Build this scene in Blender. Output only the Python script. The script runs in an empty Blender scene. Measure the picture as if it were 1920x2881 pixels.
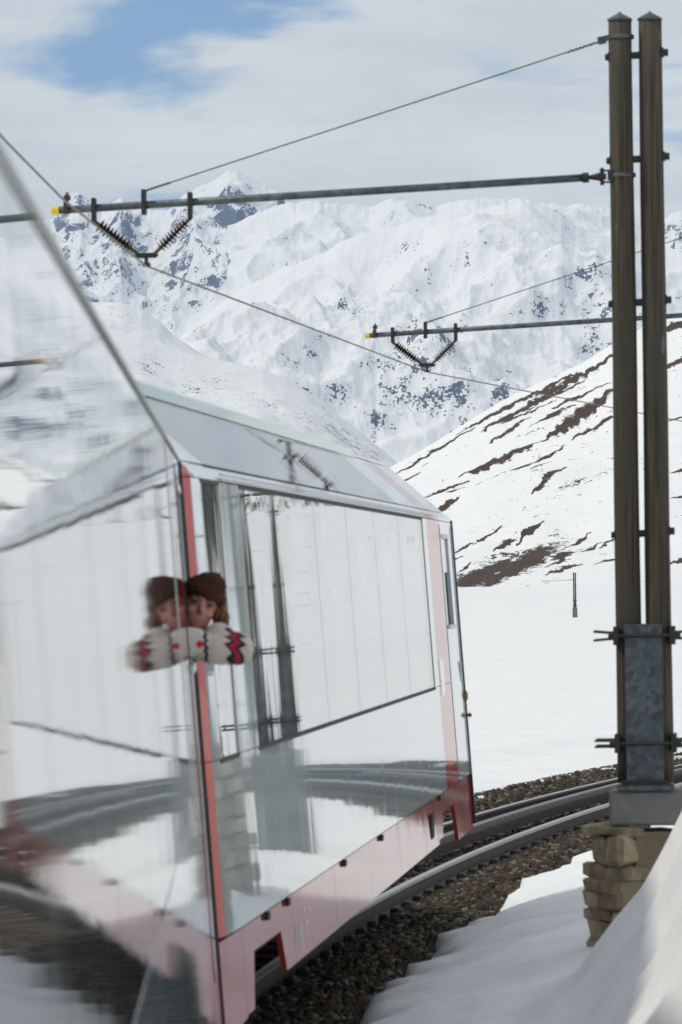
import bpy, bmesh, math, random
import numpy as np
from mathutils import Vector, Matrix, Euler

random.seed(7)
rng = np.random.default_rng(11)
SC = bpy.context.scene
COL = SC.collection
R_ = math.radians

# ------------------------------------------------------------------ camera
F = 12600.0                       # focal length in photograph pixels (1920 x 2881)
CAMZ = 2.45                       # lens height above the rail heads
PITCH, ROLL = R_(0.907), R_(-0.70)
cd = bpy.data.cameras.new('camera')
cam = bpy.data.objects.new('camera', cd)
COL.objects.link(cam)
cd.sensor_fit = 'VERTICAL'
cd.sensor_height = 36.0
cd.lens = F / 2881 * 36.0
cd.clip_start, cd.clip_end = 0.5, 60000
cam.location = (0, 0, CAMZ)
CM = Matrix.Rotation(math.pi / 2 + PITCH, 3, 'X') @ Matrix.Rotation(ROLL, 3, 'Z')
cam.rotation_euler = CM.to_euler()
cd.dof.use_dof = True
cd.dof.focus_distance = 200.0
cd.dof.aperture_fstop = 11.0
SC.camera = cam

# ------------------------------------------------------------------ sky and sun
SUN_AZ, SUN_EL = R_(-94), R_(49)   # azimuth from +Y, negative = left of view
sdir = Vector((math.sin(SUN_AZ) * math.cos(SUN_EL), math.cos(SUN_AZ) * math.cos(SUN_EL), math.sin(SUN_EL)))
sl = bpy.data.lights.new('sun', 'SUN')
sl.energy, sl.angle, sl.color = 2.7, R_(3.5), (1.0, 0.91, 0.76)
sun = bpy.data.objects.new('sun', sl)
COL.objects.link(sun)
sun.rotation_euler = (-sdir).to_track_quat('-Z', 'Y').to_euler()

W = bpy.data.worlds.new('World')
SC.world = W
W.use_nodes = True


def N(nt, kind, **kw):
    n = nt.nodes.new(kind)
    for k, v in kw.items():
        if k in n.inputs.keys() if hasattr(n.inputs, 'keys') else False:
            n.inputs[k].default_value = v
        else:
            setattr(n, k, v)
    return n


def math_n(nt, op, a, b=None, clamp=False):
    n = nt.nodes.new('ShaderNodeMath')
    n.operation, n.use_clamp = op, clamp
    for i, v in enumerate((a, b)):
        if v is None:
            continue
        if isinstance(v, (int, float)):
            n.inputs[i].default_value = v
        else:
            nt.links.new(v, n.inputs[i])
    return n.outputs[0]


def smooth(nt, v, lo, hi, a=0.0, b=1.0):
    n = nt.nodes.new('ShaderNodeMapRange')
    n.interpolation_type = 'SMOOTHSTEP'
    nt.links.new(v, n.inputs[0])
    n.inputs[1].default_value, n.inputs[2].default_value = lo, hi
    n.inputs[3].default_value, n.inputs[4].default_value = a, b
    return n.outputs[0]


def mixc(nt, f, a, b):
    n = nt.nodes.new('ShaderNodeMix')
    n.data_type = 'RGBA'
    for sock, v in ((n.inputs[0], f), (n.inputs[6], a), (n.inputs[7], b)):
        if isinstance(v, (int, float)):
            sock.default_value = v
        elif isinstance(v, tuple):
            sock.default_value = (*v, 1.0) if len(v) == 3 else v
        else:
            nt.links.new(v, sock)
    return n.outputs[2]


def noise(nt, vec, scale, detail=4.0, rough=0.55, dist=0.0):
    n = nt.nodes.new('ShaderNodeTexNoise')
    n.inputs['Scale'].default_value = scale
    n.inputs['Detail'].default_value = detail
    n.inputs['Roughness'].default_value = rough
    n.inputs['Distortion'].default_value = dist
    if vec is not None:
        nt.links.new(vec, n.inputs['Vector'])
    return n.outputs['Fac']


def mapping(nt, vec, scale=(1, 1, 1), rot=(0, 0, 0), loc=(0, 0, 0)):
    n = nt.nodes.new('ShaderNodeMapping')
    n.inputs['Scale'].default_value = scale
    n.inputs['Rotation'].default_value = rot
    n.inputs['Location'].default_value = loc
    nt.links.new(vec, n.inputs['Vector'])
    return n.outputs[0]


nt = W.node_tree
nt.nodes.clear()
wo = nt.nodes.new('ShaderNodeOutputWorld')
bg = nt.nodes.new('ShaderNodeBackground')
bg.inputs['Strength'].default_value = 0.10
sky = nt.nodes.new('ShaderNodeTexSky')
sky.sky_type = 'NISHITA'
sky.sun_disc = False
sky.sun_elevation = SUN_EL
sky.sun_rotation = SUN_AZ
sky.altitude = 2000
sky.air_density, sky.dust_density, sky.ozone_density = 1.0, 0.6, 2.0
tc = nt.nodes.new('ShaderNodeTexCoord')
sep = nt.nodes.new('ShaderNodeSeparateXYZ')
nt.links.new(tc.outputs['Generated'], sep.inputs[0])
den = math_n(nt, 'ADD', math_n(nt, 'MAXIMUM', sep.outputs[2], 0.0), 0.15)
comb = nt.nodes.new('ShaderNodeCombineXYZ')
nt.links.new(math_n(nt, 'DIVIDE', sep.outputs[0], den), comb.inputs[0])
nt.links.new(math_n(nt, 'DIVIDE', sep.outputs[1], den), comb.inputs[1])
cvec = mapping(nt, comb.outputs[0], loc=(0.0, 0.05, 0.0))
c1 = noise(nt, cvec, 2.3, 6.0, 0.54, 0.3)
c2 = noise(nt, mapping(nt, cvec, scale=(1, 1, 1), loc=(5, 3, 1)), 4.5, 5.0, 0.6)
cover = smooth(nt, c1, 0.325, 0.455)
shade = mixc(nt, smooth(nt, c2, 0.3, 0.75), (8.9, 9.5, 9.9), (11.0, 11.3, 11.3))
blue = mixc(nt, 0.5, sky.outputs[0], (3.2, 6.6, 11.5))
skycol = mixc(nt, cover, blue, shade)
nt.links.new(skycol, bg.inputs['Color'])
nt.links.new(bg.outputs[0], wo.inputs[0])

SC.view_settings.view_transform = 'Standard'
SC.view_settings.look = 'None'
SC.view_settings.exposure = -0.52
SC.view_settings.gamma = 1.0
SC.cycles.use_denoising = True
SC.cycles.max_bounces = 6
SC.cycles.glossy_bounces = 4
SC.cycles.volume_bounces = 0
SC.cycles.caustics_reflective = False
SC.cycles.caustics_refractive = False


# ------------------------------------------------------------------ helpers
def ray(px, py):
    d = CM @ Vector(((px - 960.0) / F, (1440.5 - py) / F, -1.0))
    return d / d.y


def at(px, py, Y):
    return Vector((0, 0, CAMZ)) + ray(px, py) * Y


def mesh_obj(name, verts, faces, mat=None, parent=None, smooth_=False):
    me = bpy.data.meshes.new(name)
    me.from_pydata([tuple(v) for v in verts], [], faces)
    me.update()
    o = bpy.data.objects.new(name, me)
    COL.objects.link(o)
    if mat:
        me.materials.append(mat)
    if parent:
        o.parent = parent
    if smooth_:
        me.shade_smooth()
    return o


def bm_obj(name, bm, mat=None, parent=None, smooth_=False):
    bmesh.ops.recalc_face_normals(bm, faces=bm.faces)
    me = bpy.data.meshes.new(name)
    bm.to_mesh(me)
    bm.free()
    o = bpy.data.objects.new(name, me)
    COL.objects.link(o)
    if mat:
        me.materials.append(mat)
    if parent:
        o.parent = parent
    if smooth_:
        me.shade_smooth()
    return o


def tag(o, label=None, cat=None, group=None, kind=None):
    if label:
        o['label'] = label
    if cat:
        o['category'] = cat
    if group:
        o['group'] = group
    if kind:
        o['kind'] = kind
    return o


def empty(name, loc=(0, 0, 0), rz=0.0):
    o = bpy.data.objects.new(name, None)
    COL.objects.link(o)
    o.location = loc
    o.rotation_euler = (0, 0, rz)
    return o


def copy_tree(o, parent=None):
    c = o.copy()
    COL.objects.link(c)
    c.parent = parent
    for ch in list(o.children):
        copy_tree(ch, c)
    return c


def add_box(bm, c, s, rot=None):
    m = Matrix.Translation(Vector(c))
    if rot is not None:
        m = m @ Euler(rot).to_matrix().to_4x4()
    m = m @ Matrix.Diagonal((s[0], s[1], s[2], 1))
    return bmesh.ops.create_cube(bm, size=1.0, matrix=m)['verts']


def add_cyl(bm, p0, p1, r0, r1=None, seg=12, cap=True):
    p0, p1 = Vector(p0), Vector(p1)
    r1 = r0 if r1 is None else r1
    d = p1 - p0
    q = d.to_track_quat('Z', 'Y').to_matrix().to_4x4()
    m = Matrix.Translation((p0 + p1) / 2) @ q
    return bmesh.ops.create_cone(bm, cap_ends=cap, segments=seg, radius1=r0, radius2=r1, depth=d.length, matrix=m)['verts']


def tube(name, pts, r, mat, parent=None, seg=6):
    """one continuous tube through the points"""
    vs, fs = [], []
    n = len(pts)
    pts = [Vector(p) for p in pts]
    for i, p in enumerate(pts):
        t = (pts[min(i + 1, n - 1)] - pts[max(i - 1, 0)]).normalized()
        up = Vector((0, 0, 1)) if abs(t.z) < 0.95 else Vector((1, 0, 0))
        a = t.cross(up).normalized()
        b = a.cross(t)
        for k in range(seg):
            an = 2 * math.pi * k / seg
            vs.append(p + (a * math.cos(an) + b * math.sin(an)) * r)
    for i in range(n - 1):
        for k in range(seg):
            k2 = (k + 1) % seg
            fs.append((i * seg + k, i * seg + k2, (i + 1) * seg + k2, (i + 1) * seg + k))
    fs.append(tuple(range(seg))[::-1])
    fs.append(tuple((n - 1) * seg + k for k in range(seg)))
    return mesh_obj(name, vs, fs, mat, parent, True)


# numpy noise
def _hash(ix, iy, seed):
    h = (ix.astype(np.int64) * 374761393 + iy.astype(np.int64) * 668265263 + seed * 1274126177) & 0xFFFFFFFF
    h = ((h ^ (h >> 13)) * 1103515245 + 12345) & 0xFFFFFFFF
    h = ((h ^ (h >> 15)) * 2246822519) & 0xFFFFFFFF
    h = h ^ (h >> 16)
    return (h & 0xFFFFFF) / float(0xFFFFFF)


def vnoise(x, y, seed=0):
    ix, iy = np.floor(x), np.floor(y)
    fx, fy = x - ix, y - iy
    fx = fx * fx * fx * (fx * (fx * 6 - 15) + 10)
    fy = fy * fy * fy * (fy * (fy * 6 - 15) + 10)
    gx, gy = x - ix, y - iy
    ix, iy = ix.astype(np.int64), iy.astype(np.int64)

    def dot(ox, oy):
        an = _hash(ix + ox, iy + oy, seed) * (2 * math.pi)
        return np.cos(an) * (gx - ox) + np.sin(an) * (gy - oy)
    a, b, c, d = dot(0, 0), dot(1, 0), dot(0, 1), dot(1, 1)
    n = (a * (1 - fx) + b * fx) * (1 - fy) + (c * (1 - fx) + d * fx) * fy
    return np.clip(n * .85 + .5, 0, 1)


def fbm(x, y, octv=5, seed=0, ridged=False, gain=0.5, lac=2.03):
    out = np.zeros_like(x, dtype=float)
    amp, tot = 1.0, 0.0
    ca, sa = math.cos(0.6), math.sin(0.6)
    for o in range(octv):
        n = vnoise(x, y, seed + o * 17)
        if ridged:
            n = 1.0 - np.abs(2 * n - 1)
            n = n * n
        out += amp * n
        tot += amp
        amp *= gain
        x, y = (x * ca - y * sa) * lac + 13.7, (x * sa + y * ca) * lac - 7.1
    return out / tot


# ------------------------------------------------------------------ materials
def mat(name, col, rough=0.5, metal=0.0, ior=1.5, spec=0.5, coat=0.0):
    m = bpy.data.materials.new(name)
    m.use_nodes = True
    b = m.node_tree.nodes['Principled BSDF']
    b.inputs['Base Color'].default_value = (*col, 1)
    b.inputs['Roughness'].default_value = rough
    b.inputs['Metallic'].default_value = metal
    b.inputs['IOR'].default_value = ior
    b.inputs['Specular IOR Level'].default_value = spec
    b.inputs['Coat Weight'].default_value = coat
    b.inputs['Coat Roughness'].default_value = 0.02
    return m


def bsdf(m):
    return m.node_tree.nodes['Principled BSDF']


def bump(m, height, strength, dist):
    nt = m.node_tree
    b = nt.nodes.new('ShaderNodeBump')
    b.inputs['Strength'].default_value = strength
    b.inputs['Distance'].default_value = dist
    nt.links.new(height, b.inputs['Height'])
    nt.links.new(b.outputs[0], bsdf(m).inputs['Normal'])
    return b


def objco(m):
    t = m.node_tree.nodes.new('ShaderNodeTexCoord')
    return t.outputs['Object']


def geopos(m):
    g = m.node_tree.nodes.new('ShaderNodeNewGeometry')
    return g


def paint(name, col, wob=0.0006, rough=0.03, ior=1.6, bulge=0.0, fine=0.12, metal=0.0, coat=0.0):
    """glossy coach enamel over slightly wavy sheet: low vertical ripples, faint dust"""
    m = mat(name, col, rough, metal, ior, coat=coat)
    nt = m.node_tree
    co = objco(m)
    a = noise(nt, mapping(nt, co, scale=(0, 2.6, 0.25)), 1.0, 3.0, 0.5)
    b2 = noise(nt, mapping(nt, co, scale=(0, 13.0, 0.8)), 1.0, 2.0, 0.5)
    h = math_n(nt, 'ADD', a, math_n(nt, 'MULTIPLY', b2, fine))
    if bulge:      # sealed panes belly slightly, one swell for each pane
        sy = nt.nodes.new('ShaderNodeSeparateXYZ')
        nt.links.new(co, sy.inputs[0])
        w_ = math_n(nt, 'SINE', math_n(nt, 'MULTIPLY', math_n(nt, 'SUBTRACT', sy.outputs[1], 2.2 + .85 * 1.893), 2 * math.pi / 1.893))
        h = math_n(nt, 'ADD', h, math_n(nt, 'MULTIPLY', w_, bulge / wob))
    bn = bump(m, h, 1.0, wob)
    nt.links.new(bn.outputs[0], bsdf(m).inputs['Coat Normal'])
    d = noise(nt, mapping(nt, co, scale=(1, 1, 0.4)), 3.0, 6.0, 0.65)
    nt.links.new(mixc(nt, smooth(nt, d, 0.45, 0.9, 0.0, 0.28), tuple(col), tuple(c * 0.72 + 0.02 for c in col)), bsdf(m).inputs['Base Color'])
    nt.links.new(smooth(nt, d, 0.4, 0.8, rough, rough + 0.05), bsdf(m).inputs['Roughness'])
    return m


M = {}
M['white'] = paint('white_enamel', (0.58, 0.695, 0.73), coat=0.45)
M['red'] = paint('red_enamel', (0.50, 0.022, 0.015), ior=1.45)
M['skirt'] = paint('red_skirt_enamel', (0.40, 0.045, 0.045), wob=0.0012, rough=0.06)
M['glass'] = paint('tinted_window_glass', (0.50, 0.545, 0.55), wob=0.0008, rough=0.01, ior=1.5, bulge=0.0012, fine=0.03, metal=0.85, coat=0.0)
M['nearglass'] = paint('near_window_glass', (0.50, 0.545, 0.55), wob=0.0006, rough=0.01, ior=1.5, fine=0.16, metal=0.85, coat=0.0)
M['roofglass'] = paint('tinted_roof_glass', (0.015, 0.018, 0.022), wob=0.0004, rough=0.01, ior=1.9)
M['rail_green'] = paint('pale_green_enamel', (0.42, 0.58, 0.55), rough=.12)
M['trim'] = mat('pale_gutter_trim', (.52, .53, .52), .6)
M['seal'] = mat('black_rubber', (0.012, 0.012, 0.013), 0.6)
M['dark'] = mat('dark_interior', (0.01, 0.01, 0.011), 0.8)
M['alu'] = mat('brushed_aluminium', (0.55, 0.56, 0.56), 0.28, 0.9)
M['under'] = mat('underframe_black', (0.018, 0.017, 0.016), 0.7)
M['amber'] = mat('amber_lens', (0.45, 0.25, 0.03), 0.2)
M['redlens'] = mat('red_lens', (0.30, 0.01, 0.015), 0.15)
M['letter'] = mat('pale_lettering', (0.62, 0.60, 0.60), 0.35)
M['yellow'] = mat('yellow_plastic', (0.82, 0.55, 0.02), 0.45)


def galv_mat():
    m = mat('weathered_galvanised_steel', (0.16, 0.18, 0.19), 0.5, 0.55)
    nt = m.node_tree
    co = objco(m)
    v = nt.nodes.new('ShaderNodeTexVoronoi')
    v.inputs['Scale'].default_value = 26
    nt.links.new(co, v.inputs['Vector'])
    n = noise(nt, co, 9, 5, 0.65)
    f = math_n(nt, 'ADD', math_n(nt, 'MULTIPLY', v.outputs['Color'], 0.35), math_n(nt, 'MULTIPLY', n, 0.75))
    nt.links.new(mixc(nt, smooth(nt, f, 0.3, 0.85), (0.055, 0.07, 0.08), (0.15, 0.175, 0.19)), bsdf(m).inputs['Base Color'])
    nt.links.new(smooth(nt, n, 0.3, 0.8, 0.4, 0.65), bsdf(m).inputs['Roughness'])
    return m


M['galv'] = galv_mat()
M['iron'] = mat('dark_fitting_iron', (0.035, 0.036, 0.038), 0.55, 0.4)


def wood_mat():
    m = mat('tarred_weathered_pole_wood', (0.06, 0.05, 0.035), 0.8)
    nt = m.node_tree
    co = objco(m)
    g = noise(nt, mapping(nt, co, scale=(1, 1, 0.025)), 60, 5, 0.6, 0.4)
    big = noise(nt, mapping(nt, co, scale=(1, 1, 0.3)), 5, 5, 0.6)
    crack = noise(nt, mapping(nt, co, scale=(1, 1, 0.012)), 45, 3, 0.5)
    c = mixc(nt, smooth(nt, g, 0.3, 0.75), (0.026, 0.021, 0.014), (0.10, 0.076, 0.048))
    c = mixc(nt, smooth(nt, big, 0.42, 0.7), c, (0.055, 0.05, 0.04))
    c = mixc(nt, smooth(nt, crack, 0.28, 0.36, 1.0, 0.0), c, (0.012, 0.01, 0.008))
    spl = noise(nt, mapping(nt, co, scale=(1, 1, 0.25)), 14, 2, 0.5)
    c = mixc(nt, smooth(nt, spl, 0.71, 0.77, 0, 0.45), c, (0.27, 0.25, 0.21))
    nt.links.new(c, bsdf(m).inputs['Base Color'])
    bump(m, math_n(nt, 'ADD', g, math_n(nt, 'MULTIPLY', smooth(nt, crack, 0.28, 0.36), 1.2)), 0.7, 0.006)
    return m


M['wood'] = wood_mat()
M['rust'] = mat('brown_insulator_glaze', (0.050, 0.022, 0.013), 0.3)


def stone_mat(name, c0, c1, scale=6.0):
    m = mat(name, c0, 0.85)
    nt = m.node_tree
    co = geopos(m).outputs['Position']
    n = noise(nt, co, scale, 7, 0.65)
    n2 = noise(nt, co, scale * 5, 5, 0.6)
    oi = nt.nodes.new('ShaderNodeObjectInfo')
    f = math_n(nt, 'ADD', math_n(nt, 'MULTIPLY', n, 0.8), math_n(nt, 'MULTIPLY', oi.outputs['Random'], 0.3))
    c = mixc(nt, smooth(nt, f, 0.3, 0.8), c0, c1)
    c = mixc(nt, smooth(nt, n2, 0.55, 0.8, 0, 0.5), c, tuple(x * 0.4 for x in c0))
    nt.links.new(c, bsdf(m).inputs['Base Color'])
    bump(m, math_n(nt, 'ADD', n, math_n(nt, 'MULTIPLY', n2, 0.4)), 0.8, 0.02)
    return m


M['stone'] = stone_mat('lichened_rubble_stone', (0.17, 0.135, 0.075), (0.42, 0.36, 0.23))
M['mortar'] = stone_mat('brown_mortar', (0.16, 0.12, 0.075), (0.23, 0.18, 0.12), 3.0)
M['concrete'] = stone_mat('stained_concrete', (0.09, 0.09, 0.085), (0.21, 0.21, 0.20), 4.0)
M['ballast'] = stone_mat('brown_ballast', (0.022, 0.015, 0.010), (0.06, 0.042, 0.026), 9.0)
M['rail'] = mat('worn_rail_steel', (0.36, 0.35, 0.34), 0.32, 0.85)
M['railside'] = mat('rusty_rail_side', (0.055, 0.042, 0.036), 0.65, 0.3)
M['sleeper'] = mat('dark_steel_sleeper', (0.035, 0.030, 0.027), 0.7, 0.2)


def snow_mat(name='spring_snow', bscale=1.0, strength=0.5):
    m = mat(name, (0.80, 0.82, 0.85), 0.7, spec=0.25)
    nt = m.node_tree
    p = geopos(m).outputs['Position']
    n = noise(nt, p, 0.8 * bscale, 5, 0.55)
    n2 = noise(nt, p, 9.0 * bscale, 4, 0.6)
    n3 = noise(nt, mapping(nt, p, scale=(0.02, 0.15, 0.1)), 1.0, 6, 0.6)
    c = mixc(nt, smooth(nt, n, 0.35, 0.7), (0.76, 0.785, 0.82), (0.83, 0.84, 0.855))
    c = mixc(nt, smooth(nt, n3, 0.56, 0.8, 0, 0.55), c, (0.64, 0.66, 0.68))
    nt.links.new(c, bsdf(m).inputs['Base Color'])
    bump(m, math_n(nt, 'ADD', n, math_n(nt, 'MULTIPLY', n2, 0.22)), strength, 0.10)
    return m


M['snow'] = snow_mat()

# ------------------------------------------------------------------ track geometry (circle through the train)
HEAD = math.atan(1181 / F)        # heading of the second coach
RAD = 167.0
C0 = Vector((-1.20, 27.12))
NRM = Vector((math.cos(HEAD), -math.sin(HEAD)))
OC = C0 + NRM * RAD


def trk(s, t=0.0, z=0.0):
    h = HEAD + s / RAD
    n = Vector((math.cos(h), -math.sin(h)))
    p = OC - n * (RAD - t)
    return Vector((p.x, p.y, z))


def tcoord(x, y):
    dx, dy = x - OC.x, y - OC.y
    t = RAD - np.hypot(dx, dy)
    s = (np.arctan2(dy, -dx) - HEAD) * RAD
    return s, t


# ------------------------------------------------------------------ ground
def ground_z(x, y):
    s, t = tcoord(x, y)
    d = np.hypot(x * 0.6, np.maximum(y, 0))
    base = np.interp(d, [0, 40, 60, 110, 200, 330, 606, 800, 1000, 1500, 4000],
                     [-.25, -.30, -.55, -1.25, -1.9, -2.5, -2.5, -1.0, 1.2, 5, 30])
    base = base - 0.5 * np.exp(-((y + .12 * x - 610) / 7.0) ** 2) + 0.4 * np.exp(-((y + .12 * x - 585) / 9.0) ** 2)
    base = base + (fbm(x / 23, y / 23, 4, 5) - .5) * 0.35 * np.clip((d - 30) / 60, 0, 1)
    base = base + (fbm(x / 160, y / 90, 3, 15) - .5) * 1.6 * np.clip((d - 90) / 250, 0, 1)
    # a wind lip running beside the line on the outer side
    lip = 0.10 * np.exp(-((t + 5.2 + 0.8 * np.sin(s / 9.0)) / 0.5) ** 2)
    edge = (fbm(x / 0.9, y / 0.9, 4, 3) - .5) * 0.55 + (fbm(x / 3.1, y / 3.1, 3, 9) - .5) * 0.5
    tl = -t + edge * 0.8
    left = np.interp(tl, [1.12, 1.42, 2.2, 6, 14], [-.36, -.035, .0, -.10, -.30])
    left = np.where(tl > 14, base, left * (1 - np.clip((tl - 6) / 8, 0, 1)) + base * np.clip((tl - 6) / 8, 0, 1)) + lip
    tr = t + edge
    lo = np.interp(tr, [1.23, 1.43, 1.82, 2.4, 2.8], [-.42, -.13, -.03, .12, .22])
    near = np.interp(t + (fbm(x / 1.8, y / 1.8, 2, 21) - .5) * .22, [2.45, 2.75, 3.1, 3.3, 3.6, 5.0, 8, 40], [0, .14, .58, .98, 1.55, 1.95, 2.2, 3.0])
    far = np.interp(t, [2.7, 3.5, 5, 9, 30], [0, .15, .2, .1, 0])
    wy = np.clip((y - 24.6) / 1.3, 0, 1)
    wy = wy * wy * (3 - 2 * wy)
    hump = near * (1 - wy) + far * wy
    right = lo + hump
    k = np.clip((t - 8) / 25, 0, 1) * np.clip((y - 22) / 20, 0, 1)
    right = right * (1 - k) + base * k
    z = np.where(t > 0, right, left)
    z = np.where((t < 1.20) & (t > -1.15) & (np.abs(edge) < 9), np.minimum(z, -.42), z)
    # beyond the laid track the field closes over
    gone = (s > 215) | (s < -60)
    z = np.where(gone & (np.abs(t) < 14), base, z)
    z = z + (fbm(x / 0.7, y / 0.7, 3, 31) - .5) * 0.028 * np.clip((np.abs(t) - 1.2) / .4, 0, 1)
    return z


def build_ground():
    def axis(segs):
        out = []
        for a, b, st in segs:
            out.append(np.arange(a, b, st))
        return np.concatenate(out)
    gx = np.concatenate([-np.geomspace(4000, 14, 40), axis([(-14, -4, .5), (-4, 5, .085), (5, 9, .2), (9, 30, .6)]), np.geomspace(30, 4000, 90)])
    gy = np.concatenate([axis([(-60, 8, 4.0), (8, 20, .25), (20, 46, .10), (46, 70, .2), (70, 130, 1.0)]), np.geomspace(130, 1600, 120)])
    X, Y = np.meshgrid(gx, gy)
    Z = ground_z(X, Y)
    nx, ny = len(gx), len(gy)
    v = np.stack([X.ravel(), Y.ravel(), Z.ravel()], 1)
    i = np.arange(nx * ny).reshape(ny, nx)
    f = np.stack([i[:-1, :-1].ravel(), i[:-1, 1:].ravel(), i[1:, 1:].ravel(), i[1:, :-1].ravel()], 1)
    o = np_mesh('snow_ground', v, f, M['snow'])
    tag(o, kind='structure')


def np_mesh(name, v, f, material, smooth_=True, parent=None):
    me = bpy.data.meshes.new(name)
    me.vertices.add(len(v))
    me.vertices.foreach_set('co', v.astype(np.float32).ravel())
    k = f.shape[1]
    me.loops.add(f.size)
    me.loops.foreach_set('vertex_index', f.astype(np.int32).ravel())
    me.polygons.add(len(f))
    me.polygons.foreach_set('loop_start', np.arange(0, f.size, k, dtype=np.int32))
    me.polygons.foreach_set('loop_total', np.full(len(f), k, dtype=np.int32))
    me.update(calc_edges=True)
    me.validate()
    if smooth_:
        me.shade_smooth()
    o = bpy.data.objects.new(name, me)
    COL.objects.link(o)
    me.materials.append(material)
    if parent:
        o.parent = parent
    return o


build_ground()


# ------------------------------------------------------------------ mountains
def terrain_mat(name, snow=(0.78, 0.805, 0.84), rock=(0.06, 0.055, 0.055), nscale=0.02, steep=(0.55, 0.75), amt=1.0, bstr=0.4, bdist=6.0, thr=0.5, speck=0.0, aniso=(1, 1, 1), rotn=(0, 0, 0), rock2=None, namp=1.0):
    m = mat(name, snow, 0.75, spec=0.2)
    nt = m.node_tree
    g = geopos(m)
    p = g.outputs['Position']
    sepn = nt.nodes.new('ShaderNodeSeparateXYZ')
    nt.links.new(g.outputs['Normal'], sepn.inputs[0])
    at_ = nt.nodes.new('ShaderNodeAttribute')
    at_.attribute_name = 'rock'
    pm = mapping(nt, p, scale=aniso, rot=rotn)
    n1 = noise(nt, pm, nscale, 8, 0.66)
    n2 = noise(nt, pm, nscale * 6, 4, 0.6)
    st = smooth(nt, sepn.outputs[2], steep[0], steep[1], 1.0, 0.0)
    v = math_n(nt, 'ADD', math_n(nt, 'MULTIPLY', st, amt), at_.outputs['Fac'])
    v = math_n(nt, 'ADD', v, math_n(nt, 'MULTIPLY', math_n(nt, 'SUBTRACT', n1, 0.5), 1.6 * namp))
    v = math_n(nt, 'ADD', v, math_n(nt, 'MULTIPLY', math_n(nt, 'SUBTRACT', n2, 0.5), (0.9 + speck) * namp))
    mask = smooth(nt, v, thr, thr + 0.10)
    rk = mixc(nt, n2, rock, rock2 or tuple(x * 1.8 for x in rock))
    nt.links.new(mixc(nt, mask, snow, rk), bsdf(m).inputs['Base Color'])
    bump(m, math_n(nt, 'ADD', n1, math_n(nt, 'MULTIPLY', n2, 0.3)), bstr, bdist)
    return m


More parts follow.
